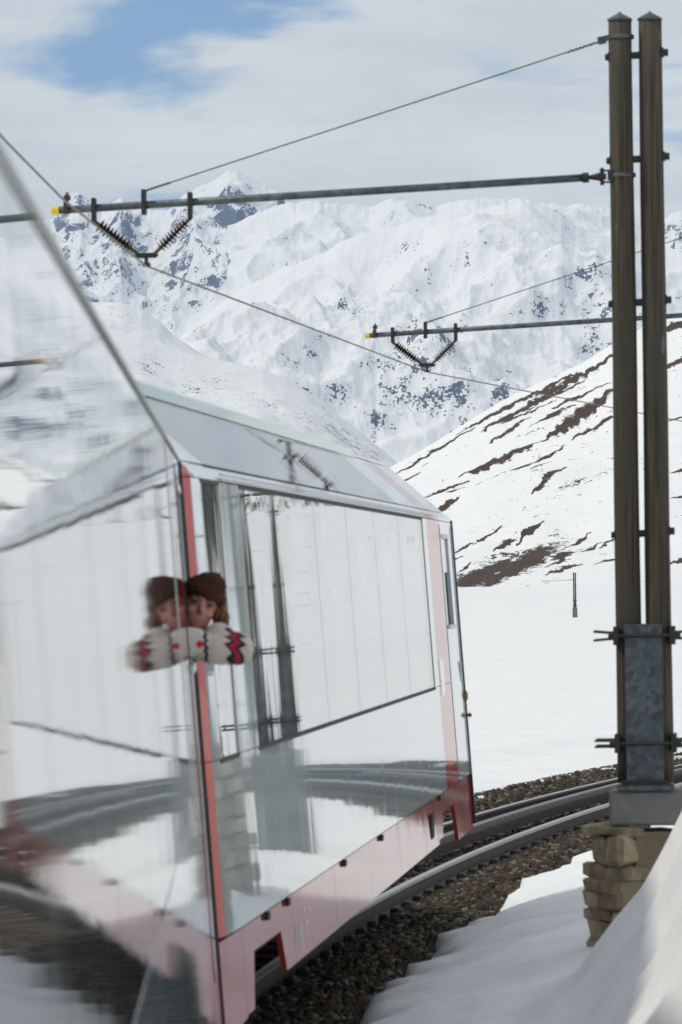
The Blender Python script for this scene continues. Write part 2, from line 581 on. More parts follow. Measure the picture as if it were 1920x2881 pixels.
def ridge(name, crest, base, Dn, Df, step, material, disp, blobs=(), streaks=(), back=0.35, dcurve=1.0, crest_noise=0.0, x0=None, x1=None, shape=1.0):
    """a mountain face between a base line and a crest line, with a back slope behind the crest"""
    cx = [c[0] for c in crest]
    cols = np.arange(cx[0], min(cx[-1], 2100) + 1, step)
    if cx[-1] > 2100:
        cols = np.concatenate([cols, np.arange(2100 + step * 3, cx[-1] + 1, step * 3)])
    cy = np.interp(cols, cx, [c[1] for c in crest])
    by = np.interp(cols, [b[0] for b in base], [b[1] for b in base])
    cn = (fbm(cols / 60, cols * 0 + 3.3, 5, 77, True) - .5) * crest_noise
    rows = int(np.median(by - cy) / step) + 2
    v = np.linspace(0, 1, rows)
    V, C = np.meshgrid(v, cols, indexing='ij')
    CY, BY = np.broadcast_to(cy, V.shape), np.broadcast_to(by, V.shape)
    D = Dn + (Df - Dn) * V ** dcurve
    PY = BY + (CY - BY) * V ** shape + cn[None, :] * V ** 9
    a = np.array(CM)
    dx, dy = (C - 960) / F, (1440.5 - PY) / F
    rx = a[0, 0] * dx + a[0, 1] * dy - a[0, 2]
    ry = a[1, 0] * dx + a[1, 1] * dy - a[1, 2]
    rz = a[2, 0] * dx + a[2, 1] * dy - a[2, 2]
    X, Y, Z = rx / ry * D, D.copy(), CAMZ + rz / ry * D
    env = np.clip(np.minimum(V * 5, (1 - V) * 4 + 0.12), 0, 1)
    Z = Z + disp(X, Y, V) * env
    rock = np.zeros_like(V)
    for (bx, byy, w, h, ang, st) in blobs:
        ca, sa = math.cos(R_(ang)), math.sin(R_(ang))
        j = slice(*np.searchsorted(cols, [bx - 2.5 * max(w, h), bx + 2.5 * max(w, h)]))
        if j.stop <= j.start:
            continue
        u_ = (C[:, j] - bx) * ca - (PY[:, j] - byy) * sa
        w_ = (C[:, j] - bx) * sa + (PY[:, j] - byy) * ca
        rock[:, j] = np.maximum(rock[:, j], st * np.exp(-((u_ / w) ** 2 + (w_ / h) ** 2)))
    for (xa, ya, xb, yb, th, st) in streaks:
        L = math.hypot(xb - xa, yb - ya)
        ux, uy = (xb - xa) / L, (yb - ya) / L
        j = slice(*np.searchsorted(cols, [min(xa, xb) - 5 * th, max(xa, xb) + 5 * th]))
        if j.stop <= j.start:
            continue
        u_ = (C[:, j] - xa) * ux + (PY[:, j] - ya) * uy
        w_ = -(C[:, j] - xa) * uy + (PY[:, j] - ya) * ux
        k = np.clip(u_ / L, 0, 1)
        wob = (fbm(u_ / 28, u_ * 0 + xa * .13, 3, int(xa) % 97) - .5) * th * 2.2
        th_ = th * 0.8 * (0.35 + 0.8 * np.sin(np.pi * np.clip(k, .04, .96)))
        over = np.maximum(0, np.maximum(-u_, u_ - L))
        rock[:, j] = np.maximum(rock[:, j], st * np.exp(-((w_ - wob) / th_) ** 2 - (over / (th * 1.5)) ** 2))
    nb = 6
    Xb, Yb, Zb, Rb = [X], [Y], [Z], [rock]
    for k in range(1, nb + 1):
        q = k / nb
        Xb.append(X[-1:] * (1 + back * q * .1)); Yb.append(Y[-1:] + (Df - Dn) * back * q)
        Zb.append(Z[-1:] - (np.median(Z[-1]) - np.median(Z[0])) * 0.5 * q ** 1.5); Rb.append(rock[-1:] * 0)
    X, Y, Z, rock = (np.concatenate(q, 0) for q in (Xb, Yb, Zb, Rb))
    # skirt below the base line so no gap shows
    X = np.concatenate([X[:1], X], 0); Y = np.concatenate([Y[:1] * .99, Y], 0)
    Z = np.concatenate([Z[:1] - 60, Z], 0); rock = np.concatenate([rock[:1] * 0, rock], 0)
    ny, nx = X.shape
    i = np.arange(nx * ny).reshape(ny, nx)
    f = np.stack([i[:-1, :-1].ravel(), i[:-1, 1:].ravel(), i[1:, 1:].ravel(), i[1:, :-1].ravel()], 1)
    o = np_mesh(name, np.stack([X.ravel(), Y.ravel(), Z.ravel()], 1), f, material)
    at_ = o.data.attributes.new('rock', 'FLOAT', 'POINT')
    at_.data.foreach_set('value', rock.astype(np.float32).ravel())
    tag(o, kind='structure')
    return o


# the far peak
tm_peak = terrain_mat('peak_snow_and_rock', nscale=0.034, steep=(0.50, 0.80), amt=0.55, bstr=0.6, bdist=8, thr=0.49, speck=0.7, rock=(0.045, 0.06, 0.10))  # blue of the distant haze is painted into the grey rock colour
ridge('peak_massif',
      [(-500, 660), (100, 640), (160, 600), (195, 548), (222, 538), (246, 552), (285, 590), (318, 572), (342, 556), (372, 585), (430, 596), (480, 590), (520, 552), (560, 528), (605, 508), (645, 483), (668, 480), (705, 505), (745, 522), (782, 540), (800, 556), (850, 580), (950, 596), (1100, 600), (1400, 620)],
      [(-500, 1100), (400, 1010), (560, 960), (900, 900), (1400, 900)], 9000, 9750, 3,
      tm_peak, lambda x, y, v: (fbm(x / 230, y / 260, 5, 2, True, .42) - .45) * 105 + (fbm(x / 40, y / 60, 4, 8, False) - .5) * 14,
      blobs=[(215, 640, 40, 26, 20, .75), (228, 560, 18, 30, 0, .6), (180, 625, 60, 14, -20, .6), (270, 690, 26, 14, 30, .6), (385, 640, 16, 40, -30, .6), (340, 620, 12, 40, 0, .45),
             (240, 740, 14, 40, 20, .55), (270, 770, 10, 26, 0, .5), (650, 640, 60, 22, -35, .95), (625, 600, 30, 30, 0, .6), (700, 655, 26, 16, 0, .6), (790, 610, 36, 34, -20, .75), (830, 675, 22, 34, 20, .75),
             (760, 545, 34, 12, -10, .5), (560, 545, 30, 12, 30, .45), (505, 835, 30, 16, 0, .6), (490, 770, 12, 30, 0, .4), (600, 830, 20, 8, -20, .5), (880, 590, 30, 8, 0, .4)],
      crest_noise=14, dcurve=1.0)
# the ridge behind the broad mountain
tm_back = terrain_mat('back_ridge_snow', nscale=0.034, steep=(0.45, 0.75), amt=0.5, bstr=0.5, bdist=6, thr=0.50, speck=0.6, rock=(0.05, 0.065, 0.10))  # rock tinted blue too, haze put into its colour
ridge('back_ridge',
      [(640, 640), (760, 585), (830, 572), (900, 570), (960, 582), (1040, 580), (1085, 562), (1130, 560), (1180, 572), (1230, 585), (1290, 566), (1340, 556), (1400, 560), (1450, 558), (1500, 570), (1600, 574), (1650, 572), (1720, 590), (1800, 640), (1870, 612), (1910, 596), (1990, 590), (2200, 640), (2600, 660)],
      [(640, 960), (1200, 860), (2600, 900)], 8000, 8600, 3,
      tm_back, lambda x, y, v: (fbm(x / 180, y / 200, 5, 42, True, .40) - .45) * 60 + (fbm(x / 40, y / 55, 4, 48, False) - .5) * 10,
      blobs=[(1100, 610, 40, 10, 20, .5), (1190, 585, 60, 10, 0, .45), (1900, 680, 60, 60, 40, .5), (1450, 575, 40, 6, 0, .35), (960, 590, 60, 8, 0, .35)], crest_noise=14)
# the broad snow mountain
tm_mid = terrain_mat('broad_mountain_snow', nscale=0.045, steep=(0.42, 0.70), amt=0.40, bstr=0.55, bdist=6, thr=0.44, speck=0.8, rock=(0.05, 0.065, 0.10), aniso=(1, .6, 1))  # rock colour again carries painted haze blue
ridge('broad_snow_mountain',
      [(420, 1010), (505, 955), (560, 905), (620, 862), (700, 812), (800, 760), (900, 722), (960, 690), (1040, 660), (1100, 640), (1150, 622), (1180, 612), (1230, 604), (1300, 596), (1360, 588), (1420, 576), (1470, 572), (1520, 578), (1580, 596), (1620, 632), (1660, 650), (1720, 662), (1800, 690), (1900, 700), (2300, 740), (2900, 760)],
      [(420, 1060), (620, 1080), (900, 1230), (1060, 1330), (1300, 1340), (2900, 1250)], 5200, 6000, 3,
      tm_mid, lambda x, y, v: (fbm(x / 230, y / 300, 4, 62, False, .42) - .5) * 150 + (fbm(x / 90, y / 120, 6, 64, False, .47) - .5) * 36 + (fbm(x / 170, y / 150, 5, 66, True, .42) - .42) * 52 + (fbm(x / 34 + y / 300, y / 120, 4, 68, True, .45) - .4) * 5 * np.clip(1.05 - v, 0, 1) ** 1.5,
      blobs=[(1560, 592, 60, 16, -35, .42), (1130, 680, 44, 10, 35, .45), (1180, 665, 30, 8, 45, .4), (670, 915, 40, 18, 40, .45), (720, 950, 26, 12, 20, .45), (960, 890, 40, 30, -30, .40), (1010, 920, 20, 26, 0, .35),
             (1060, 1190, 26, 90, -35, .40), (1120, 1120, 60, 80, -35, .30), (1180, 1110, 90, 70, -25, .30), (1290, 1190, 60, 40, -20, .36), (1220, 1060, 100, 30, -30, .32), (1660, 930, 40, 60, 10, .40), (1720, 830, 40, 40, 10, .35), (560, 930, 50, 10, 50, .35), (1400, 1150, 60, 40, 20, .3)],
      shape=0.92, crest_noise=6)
# the low shoulder left, dotted with rocks
tm_left = terrain_mat('left_shoulder_snow', nscale=0.10, steep=(0.5, 0.8), amt=0.25, bstr=0.7, bdist=2.5, thr=0.40, rock=(0.055, 0.05, 0.05), speck=0.9)
ridge('left_hump', [(-200, 830), (150, 842), (270, 850), (340, 852), (400, 870), (450, 905), (490, 945), (560, 990), (640, 1030), (760, 1070)], [(-200, 1060), (500, 1060), (760, 1100)], 3600, 3900, 3,
      tm_left, lambda x, y, v: (fbm(x / 60, y / 80, 5, 82, False, .45) - .5) * 18, blobs=[(330, 880, 80, 16, -20, .16), (480, 925, 14, 10, 0, .4)])
ridge('left_slope', [(-900, 900), (200, 915), (300, 930), (400, 950), (500, 985), (580, 1005), (660, 1018), (740, 1035), (800, 1060), (860, 1095), (930, 1150), (1000, 1205), (1060, 1255), (1110, 1298), (1150, 1330), (1200, 1370)],
      [(-900, 1560), (600, 1560), (1000, 1500), (1200, 1440)], 1700, 2400, 3,
      tm_left, lambda x, y, v: (fbm(x / 80, y / 150, 5, 92, False, .42) - .5) * 24 + (fbm(x / 14, y / 22, 4, 95) - .5) * 1.2,
      blobs=[(560, 1085, 90, 22, -12, .33), (850, 1180, 60, 24, -30, .30), (960, 1230, 90, 26, -38, .36), (700, 1120, 200, 40, -25, .22), (930, 1165, 60, 12, -38, .28), (1050, 1285, 60, 30, -38, .33), (420, 1020, 40, 30, 0, .25)])
# the hillside right, streaked with bare heath
tm_hill = terrain_mat('heath_hillside', speck=0.5, nscale=0.16, steep=(0.1, 0.3), amt=0.0, bstr=0.25, bdist=0.8, thr=0.52, namp=1.7, rock=(0.012, 0.007, 0.005), rock2=(0.075, 0.040, 0.020), snow=(0.80, 0.82, 0.85), aniso=(1, .5, 1))
STK = [(1365, 1214, 1498, 1150, 8, 1.3), (1290, 1218, 1603, 1058, 7, 1.2), (1368, 1214, 1725, 1000, 12, 1.4), (1544, 1228, 1725, 1110, 15, 1.5), (1299, 1334, 1521, 1242, 9, 1.4), (1407, 1338, 1576, 1260, 8, 1.25), (1613, 1230, 1728, 1173, 7, 1.2),
       (1503, 1377, 1586, 1325, 8, 1.3), (1200, 1398, 1315, 1352, 5, 1.2), (1255, 1390, 1305, 1372, 4, 1.1), (1393, 1529, 1443, 1504, 7, 1.3), (1457, 1506, 1526, 1471, 7, 1.3), (1384, 1246, 1494, 1178, 5, 1.1), (1494, 1205, 1613, 1150, 6, 1.2), (1223, 1448, 1287, 1412, 6, 1.2), (1225, 1440, 1275, 1420, 3, 1.0),
       (1590, 1531, 1659, 1487, 7, 1.3), (1673, 1593, 1735, 1565, 6, 1.2), (1540, 1618, 1632, 1591, 9, 1.25), (1545, 1590, 1600, 1560, 7, 1.2), (1110, 1335, 1330, 1210, 6, 1.3), (1130, 1365, 1180, 1345, 5, 1.1), (1700, 1520, 1735, 1500, 6, 1.2), (1500, 1322, 1545, 1300, 5, 1.2),
       (1340, 1375, 1400, 1345, 3, 1.0), (1270, 1550, 1330, 1515, 4, 1.1), (1265, 1570, 1300, 1552, 4, 1.1), (1330, 1520, 1410, 1480, 4, 1.1), (1290, 1595, 1320, 1570, 5, 1.2), (1640, 1545, 1690, 1520, 6, 1.2),
       (1860, 940, 1990, 870, 12, 1.4), (1850, 1040, 2000, 965, 10, 1.4), (1880, 1180, 1950, 1160, 4, 1.1), (1890, 1590, 2000, 1560, 10, 1.3), (1900, 1340, 1960, 1320, 6, 1.2), (1890, 1410, 1950, 1395, 5, 1.1), (1480, 1150, 1640, 1070, 5, 1.1), (1560, 1150, 1725, 1075, 6, 1.15), (1420, 1200, 1560, 1130, 5, 1.1), (1690, 1530, 1720, 1510, 6, 1.2)]
for _ in range(26):     # the same heath streaks on the part of the slope right of the frame
    xa = random.uniform(1990, 5200); ya = random.uniform(560, 1350); L = random.uniform(50, 260)
    STK.append((xa, ya, xa + L, ya - L * random.uniform(.42, .62), random.uniform(4, 14), random.uniform(1.1, 1.4)))
ridge('heath_hillside', [(1040, 1350), (1080, 1325), (1110, 1306), (1180, 1270), (1260, 1222), (1340, 1172), (1420, 1124), (1500, 1086), (1560, 1058), (1640, 1020), (1725, 965), (1800, 925), (1920, 880), (2100, 800), (2600, 640), (3400, 480), (4600, 400), (6500, 380)],
      [(1040, 1662), (1270, 1660), (1500, 1656), (1920, 1650), (3000, 1640), (6500, 1600)], 980, 1500, 4.0,
      tm_hill, lambda x, y, v: (fbm(x / 70, y / 90, 4, 102) - .5) * 8 + (fbm(x / 10, y / 16, 3, 105) - .5) * .9,
      blobs=[(1365, 1606, 98, 30, 30, 1.7), (1480, 1572, 104, 28, 28, 1.7), (1440, 1606, 115, 18, 27, 1.5), (1580, 1560, 40, 12, 15, 1.1), (1640, 1345, 110, 8, 22, .42), (1570, 1370, 60, 6, 22, .40)], streaks=STK)

# ------------------------------------------------------------------ railway track
def sweep(name, prof, s0, s1, ds, t0, material, parent, closed=True):
    n = int((s1 - s0) / ds) + 1
    vs, fs = [], []
    k = len(prof)
    for i in range(n):
        s = s0 + (s1 - s0) * i / (n - 1)
        for (dt, z) in prof:
            vs.append(trk(s, t0 + dt, z))
    for i in range(n - 1):
        for j in range(k if closed else k - 1):
            j2 = (j + 1) % k
            fs.append((i * k + j, (i + 1) * k + j, (i + 1) * k + j2, i * k + j2))
    if closed:
        fs.append(tuple(range(k))); fs.append(tuple((n - 1) * k + j for j in range(k))[::-1])
    return mesh_obj(name, vs, fs, material, parent)


def bed_z(t):
    return np.interp(t, [-2.9, -2.1, -1.75, -1.5, -1.2, -.95, .95, 1.2, 1.9], [-.65, -.30, -.10, -.05, -.10, -.17, -.17, -.24, -.62])


track = empty('railway_track')
tag(track, kind='structure')
bed = []
S0, S1 = -34.0, 190.0
tt = np.concatenate([np.linspace(-2.9, -.8, 26), np.linspace(-.7, .7, 8), np.linspace(.8, 1.9, 16)])
ss = np.concatenate([np.arange(S0, -8, 1.0), np.arange(-8, 45, .12), np.arange(45, S1, 1.0)])
TT, SS = np.meshgrid(tt, ss)
h = HEAD + SS / RAD
BX, BY_ = OC.x - np.cos(h) * (RAD - TT), OC.y + np.sin(h) * (RAD - TT)
BZ = bed_z(TT) + (fbm(BX / .12, BY_ / .12, 3, 55) - .5) * .05
nx, ny = len(tt), len(ss)
ii = np.arange(nx * ny).reshape(ny, nx)
ff = np.stack([ii[:-1, :-1].ravel(), ii[:-1, 1:].ravel(), ii[1:, 1:].ravel(), ii[1:, :-1].ravel()], 1)
np_mesh('ballast_bed', np.stack([BX.ravel(), BY_.ravel(), BZ.ravel()], 1), ff, M['ballast'], parent=track)


def stones():
    """loose ballast stones, too many to count"""
    base = np.array([[-1, -1, -1], [1, -1, -1], [1, 1, -1], [-1, 1, -1], [-1, -1, 1], [1, -1, 1], [1, 1, 1], [-1, 1, 1]], float)
    bf = np.array([[0, 3, 2, 1], [4, 5, 6, 7], [0, 1, 5, 4], [1, 2, 6, 5], [2, 3, 7, 6], [3, 0, 4, 7]])
    regs = [(.62, 1.62, -3, 30, 420), (.62, 1.6, 30, 48, 150), (-1.95, -.62, 6, 48, 300), (-.42, .42, 6, 48, 70)]
    T, S, Q = [], [], []
    for a, b, c, d, dn in regs:
        n = int((b - a) * (d - c) * dn)
        T.append(rng.uniform(a, b, n)); S.append(rng.uniform(c, d, n))
    T, S = np.concatenate(T), np.concatenate(S)
    n = len(T)
    hh = HEAD + S / RAD
    X, Y = OC.x - np.cos(hh) * (RAD - T), OC.y + np.sin(hh) * (RAD - T)
    Z = bed_z(T) + .008
    sz = rng.uniform(.014, .034, n)
    P = base[None] * (sz[:, None, None] * rng.uniform(.55, 1.0, (n, 1, 3))) * rng.uniform(.7, 1.25, (n, 8, 3))
    an = rng.uniform(0, 6.28, (n, 2))
    ca, sa = np.cos(an[:, :1]), np.sin(an[:, :1])
    x, y = P[..., 0] * ca - P[..., 1] * sa, P[..., 0] * sa + P[..., 1] * ca
    cb, sb = np.cos(an[:, 1:]), np.sin(an[:, 1:])
    y, z = y * cb - P[..., 2] * sb, y * sb + P[..., 2] * cb
    V = np.stack([x + X[:, None], y + Y[:, None], z + Z[:, None]], -1).reshape(-1, 3)
    Fc = (bf[None] + (np.arange(n) * 8)[:, None, None]).reshape(-1, 4)
    m = mat('ballast_stone', (.14, .11, .075), .85)
    nt = m.node_tree
    g = geopos(m)
    f = math_n(nt, 'FRACT', math_n(nt, 'MULTIPLY', g.outputs['Random Per Island'], 7.3))
    c = mixc(nt, f, (.009, .006, .004), (.072, .047, .025))
    c = mixc(nt, smooth(nt, g.outputs['Random Per Island'], .80, .86), c, (.15, .14, .12))
    nt.links.new(c, bsdf(m).inputs['Base Color'])
    o = np_mesh('ballast_stones', V, Fc, m, smooth_=False, parent=track)
    tag(o, kind='stuff')


stones()
RP = [(-.05, -.155), (.05, -.155), (.05, -.147), (.012, -.13), (.012, -.045), (.03, -.034), (.03, -.009), (-.03, -.009), (-.03, -.034), (-.012, -.045), (-.012, -.13), (-.05, -.147)]
HP = [(-.0305, -.03), (.0305, -.03), (.0305, -.006), (.022, 0), (-.022, 0), (-.0305, -.006)]
for t0 in (-.53, .53):
    r = sweep('rail', RP, S0, S1, .6, t0, M['railside'], track)
    sweep('running_surface', HP, S0, S1, .6, t0, M['rail'], r)
# rack rail with teeth between the running rails
rk = sweep('rack_rail', [(-.05, -.10), (.05, -.10), (.05, -.005), (-.05, -.005)], S0, S1, .6, 0, M['railside'], track)
bm = bmesh.new()
for k in range(300):
    s = 7.0 + k * .12
    p = trk(s, 0, .025)
    add_box(bm, p, (.085, .06, .062), (0, 0, -(HEAD + s / RAD)))
o = bm_obj('rack_teeth', bm, M['rail'], rk)
tag(o, kind='stuff')
# steel sleepers with their rail clips
bm = bmesh.new()
add_box(bm, (0, 0, -.175), (1.7, .2, .06))
for sx in (-1, 1):
    for q in (-.095, .095):
        add_box(bm, (sx * .53 + q, 0, -.13), (.075, .14, .055))
bmesh.ops.bevel(bm, geom=bm.edges[:], offset=.012, segments=1, affect='EDGES')
sl0 = bm_obj('sleeper', bm, M['sleeper'], track)
first = True
s = -4.0
while s < 75:
    o = sl0 if first else sl0.copy()
    if not first:
        COL.objects.link(o)
    first = False
    o.location = trk(s, 0, 0)
    o.rotation_euler = (0, 0, -(HEAD + s / RAD))
    s += .68


# ------------------------------------------------------------------ coaches
def wall_x(z):
    return -.067 * (z - 2.45)


ZS0, ZS1, ZW0, ZW1, ZK = .60, .94, 1.69, 2.86, 2.93
SLANT = [(-.042, 2.945), (-.056, 2.962), (-.078, 2.978)]
SL_IN, SL_OUT = (-.085, 2.983), (-.52, 3.36)
ROOFE = [(-.535, 3.372), (-.57, 3.395), (-.64, 3.412), (-.95, 3.45), (-1.33, 3.465)]


def side(z0, z1, n=1, off=0.0):
    return [(wall_x(z0 + (z1 - z0) * i / n) + off, z0 + (z1 - z0) * i / n) for i in range(n + 1)]


def panel(name, pts, y0, y1, material, parent, thick=.03, nseg=1, shear=0.0, smooth_=False):
    """a sheet of the coach skin: outer polyline (x, z) from bottom to top, swept along y, with thickness"""
    k = len(pts)
    P = [Vector((p[0], p[1])) for p in pts]
    inner = []
    for i, p in enumerate(P):
        d = (P[min(i + 1, k - 1)] - P[max(i - 1, 0)]).normalized()
        nrm = Vector((d.y, -d.x))
        inner.append(p - nrm * thick)
    loop = P + inner[::-1]
    m_ = len(loop)
    vs, fs = [], []
    for q in range(nseg + 1):
        y = y0 + (y1 - y0) * q / nseg
        tp = -.15 * max(0.0, (.57 - y) / .57) ** 1.4
        for j, p in enumerate(loop):
            vs.append((p.x + (tp if p.x > -1.33 else -tp), y, p.y))
    for q in range(nseg):
        for j in range(m_):
            j2 = (j + 1) % m_
            fs.append((q * m_ + j, q * m_ + j2, (q + 1) * m_ + j2, (q + 1) * m_ + j))
    for i in range(k - 1):
        a, b, c, d = i, i + 1, m_ - 2 - i, m_ - 1 - i
        fs.append((a, d, c, b))
        o_ = nseg * m_
        fs.append((o_ + a, o_ + b, o_ + c, o_ + d))
    o = mesh_obj(name, vs, fs, material, parent)
    if smooth_:
        o.data.shade_smooth()
        try:
            o.data.set_sharp_from_angle(angle=R_(25))
        except Exception:
            pass
    return o


def box_part(name, c, s, material, parent, rot=None, bev=0.0):
    bm = bmesh.new()
    add_box(bm, c, s, rot)
    if bev:
        bmesh.ops.bevel(bm, geom=bm.edges[:], offset=bev, segments=2, affect='EDGES')
    return bm_obj(name, bm, material, parent)


def coach(label, origin, heading, bays, open_door, group):
    root = empty('railway_coach', (origin[0], origin[1], 0), -heading)
    tag(root, label, 'railway coach', group)
    B = 1.893
    yw0 = 2.2
    yw1 = yw0 + B * bays
    yr0, yr1 = yw1 + .40, yw1 + 1.61
    L = yr1 + 1.43
    g = .004
    # dark inner shell and far side
    prof = [(-.06 + wall_x(ZS1), 1.0), (-.06 + wall_x(ZW1), ZW1), (-.15, 2.93), (-.57, 3.33), (-1.33, 3.40)]
    if not open_door:
        full = prof + [(-2.66 - x, z) for x, z in prof[-2::-1]]
        full = [(x, z) for x, z in full]
        vs = [(x, y, z) for y in (.06, L - .06) for x, z in full]
        k = len(full)
        fs = [(j, (j + 1) % k, k + (j + 1) % k, k + j) for j in range(k)] + [tuple(range(k))[::-1], tuple(range(k, 2 * k))]
        mesh_obj('inner_shell', vs, fs, M['dark'], root)
    else:
        full = prof + [(-2.66 - x, z) for x, z in prof[-2::-1]]
        vs = [(x, y, z) for y in (.06, L - 1.45) for x, z in full]
        k = len(full)
        fs = [(j, (j + 1) % k, k + (j + 1) % k, k + j) for j in range(k)] + [tuple(range(k))[::-1], tuple(range(k, 2 * k))]
        mesh_obj('inner_shell', vs, fs, M['dark'], root)
        box_part('vestibule_floor', (-1.33, L - .72, 1.02), (2.5, 1.4, .05), M['dark'], root)
        box_part('vestibule_ceiling', (-1.33, L - .72, 2.93), (2.4, 1.4, .05), M['dark'], root)
        box_part('vestibule_wall', (-2.45, L - .72, 1.95), (.05, 1.4, 1.9), M['dark'], root)
    farside = [(-2.66 - x, z) for x, z in [(wall_x(ZS0), ZS0), (wall_x(2.9), 2.9), SL_IN, SL_OUT]]
    panel('far_side', farside[::-1], .01, L - .01, M['white'], root, thick=.03)
    # lower side below the windows
    lo = side(ZS1 + g, ZW0, 4)
    hi = side(ZW1 + .055, ZK, 1) + SLANT + [SL_IN]

    def belt(y0, y1, m, nm):
        panel(nm, lo, y0 + g, y1 - g, m, root, nseg=max(1, int((y1 - y0) / .5)), smooth_=True)
    panel('red_band', lo, g, .50 - g, M['red'], root, nseg=5, smooth_=True)
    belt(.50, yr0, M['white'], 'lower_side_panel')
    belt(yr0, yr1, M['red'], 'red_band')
    mid = side(ZW0 + g, ZW1 + .05, 4)

    def post(y0, y1, m, nm):
        panel(nm, mid, y0 + g, y1 - g, m, root, nseg=5 if y0 == 0 else 1, smooth_=True)
    post(0, .50, M['red'], 'red_band')
    post(.50, .76, M['white'], 'window_post')
    post(1.43, yw0, M['white'], 'window_post')
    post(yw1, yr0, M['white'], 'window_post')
    post(yr0, yr1, M['red'], 'red_band')
    # cantrail
    ct = [(wall_x(ZW1 + .055), ZW1 + .055)] + [(wall_x(ZK), ZK)] + SLANT + [SL_IN]
    for (a, b, m) in ((0, .50, 'red'), (.50, yr0, 'white'), (yr0, yr1, 'red'), (yr1, L, 'white')):
        panel('cantrail', ct, a + g, b - g, M[m], root, nseg=5 if a == 0 else 1, smooth_=True)
    for dz in (() if open_door else (.075, .10)):
        box_part('cantrail_bead', (wall_x(ZW1 + dz) + .004, (yw0 + yr0) / 2, ZW1 + dz - .014), (.012, yr0 - yw0 + 1.4, .008), M['alu'], root)
    # side windows
    def pane(y0, y1, nm='window_pane', m='glass', z0=ZW0 + (.002 if open_door else .006), z1=ZW1 + (.0545 if open_door else .035)):
        w = panel(nm, side(z0, z1, 3, -.0015 if open_door else -.005), y0, y1, M['nearglass' if open_door else m], root, thick=.012, nseg=4, smooth_=True)
        return w
    slm = M['nearglass' if open_door else 'seal']
    for (a, b) in ((.765, 1.425), (yw0 + .01, yw1 - .01)):
        if not open_door:
            panel('window_seal', side(ZW0 - .016, ZW0 + .004, 1, .002), a - .012, b + .012, slm, root, thick=.02)
        if not open_door:
            panel('window_seal', side(ZW1 + .036, ZW1 + .052, 1, .002), a - .012, b + .012, slm, root, thick=.02)
        for yy in (a - .004, b + .004):
            panel('window_seal', side(ZW0, ZW1 + .04, 1, .001), yy - .007, yy + .007, M['alu'], root, thick=.02)
    pane(.775, 1.415)
    cuts = [yw0 + .02] + [yw0 + B * (k + .85) for k in range(bays)] + [yw1 - .02]
    for a, b in zip(cuts[:-1], cuts[1:]):
        if b - a > .1:
            pane(a + .006, b - .006)
    for c in cuts[1:-1]:
        panel('window_joint', side(ZW0 + .008, ZW1 + .034, 1, -.0065), c - .006, c + .006, M['seal'], root, thick=.01)
    # slanted roof glass, its frame and the painted ends
    gy0, gy1 = 1.40, yw1 - 1.30
    glp = [(SL_IN[0] + (SL_OUT[0] - SL_IN[0]) * q, SL_IN[1] + (SL_OUT[1] - SL_IN[1]) * q) for q in (.02, .98)]
    ng = 1
    for k in range(ng):
        a = gy0 + (gy1 - gy0) * k / ng
        b = gy0 + (gy1 - gy0) * (k + 1) / ng
        w = panel('roof_window_pane', glp, a + .006, b - .006, M['roofglass'], root, thick=.012, nseg=6)
        tag(w)
    panel('roof_window_seal', [(SL_IN[0] + .001, SL_IN[1] - .001), (SL_IN[0] - .006, SL_IN[1] + .006)], gy0, gy1, M['white' if open_door else 'seal'], root, thick=.02)
    for (a, b, m) in ((0, .50, 'red'), (.50, gy0, 'white'), (gy1, yr0, 'white'), (yr0, yr1, 'red'), (yr1, L, 'white')):
        panel('roof_slope_panel', glp, a + g, b - g, M[m], root, thick=.03, nseg=2)
    rp = [SL_OUT] + ROOFE
    rpf = rp + [(-2.66 - x, z) for x, z in rp[-2::-1]]
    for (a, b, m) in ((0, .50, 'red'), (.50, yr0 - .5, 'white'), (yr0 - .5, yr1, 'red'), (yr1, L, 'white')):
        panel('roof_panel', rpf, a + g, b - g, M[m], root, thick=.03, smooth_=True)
    if not open_door:
        panel('roof_rail', [(-.500, 3.350), (-.512, 3.405), (-.56, 3.43)], .62, yr0 - .52, M['rail_green'], root, thick=.03, smooth_=True)
    if open_door:
        tube('gutter_trim', [(wall_x(2.926) + .003, .02, 2.926), (wall_x(2.926) + .003, L - .02, 2.926)], .0055, M['trim'], root, 8)
    # skirt: separate panels with joints, bogie openings
    def skirt(pts_yz, m='skirt'):
        vs = []
        for off in (-.0005 if open_door else -.012, -.04):
            for (y, z) in pts_yz:
                vs.append((wall_x(z) + off, y, z))
        k = len(pts_yz)
        fs = [tuple(range(k)), tuple(range(k, 2 * k))[::-1]] + [(j, k + j, k + (j + 1) % k, (j + 1) % k) for j in range(k)]
        bm_ = bmesh.new()
        bv = [bm_.verts.new(v) for v in vs]
        for f in fs:
            bm_.faces.new([bv[q] for q in f])
        return bm_obj('skirt_panel', bm_, M[m], root)
    t1, b1 = (ZS1 + .0035 if open_door else ZS1 - .008), ZS0
    e = .004
    skirt([(e, t1), (1.10 - e, t1), (1.10 - e, .54), (e, .50)])
    skirt([(1.10 + e, t1), (3.2 - e, t1), (3.2 - e, b1), (2.78, b1), (2.62, .80), (1.5, .80), (1.36, .55), (1.10 + e, .55)])
    ys = [3.2]
    while ys[-1] + 2.15 < yw1 - .4:
        ys.append(ys[-1] + 2.15)
    ys.append(yw1 - .6)
    for a, b in zip(ys[:-1], ys[1:]):
        p = skirt([(a + e, t1), (b - e, t1), (b - e, b1), (a + e, b1)])
    hy = ys[-2] + .55
    box_part('skirt_vent', (wall_x(.78) - .008, hy, .76), (.012, .28, .17), M['dark'], root)
    o_ = yw1 - .6
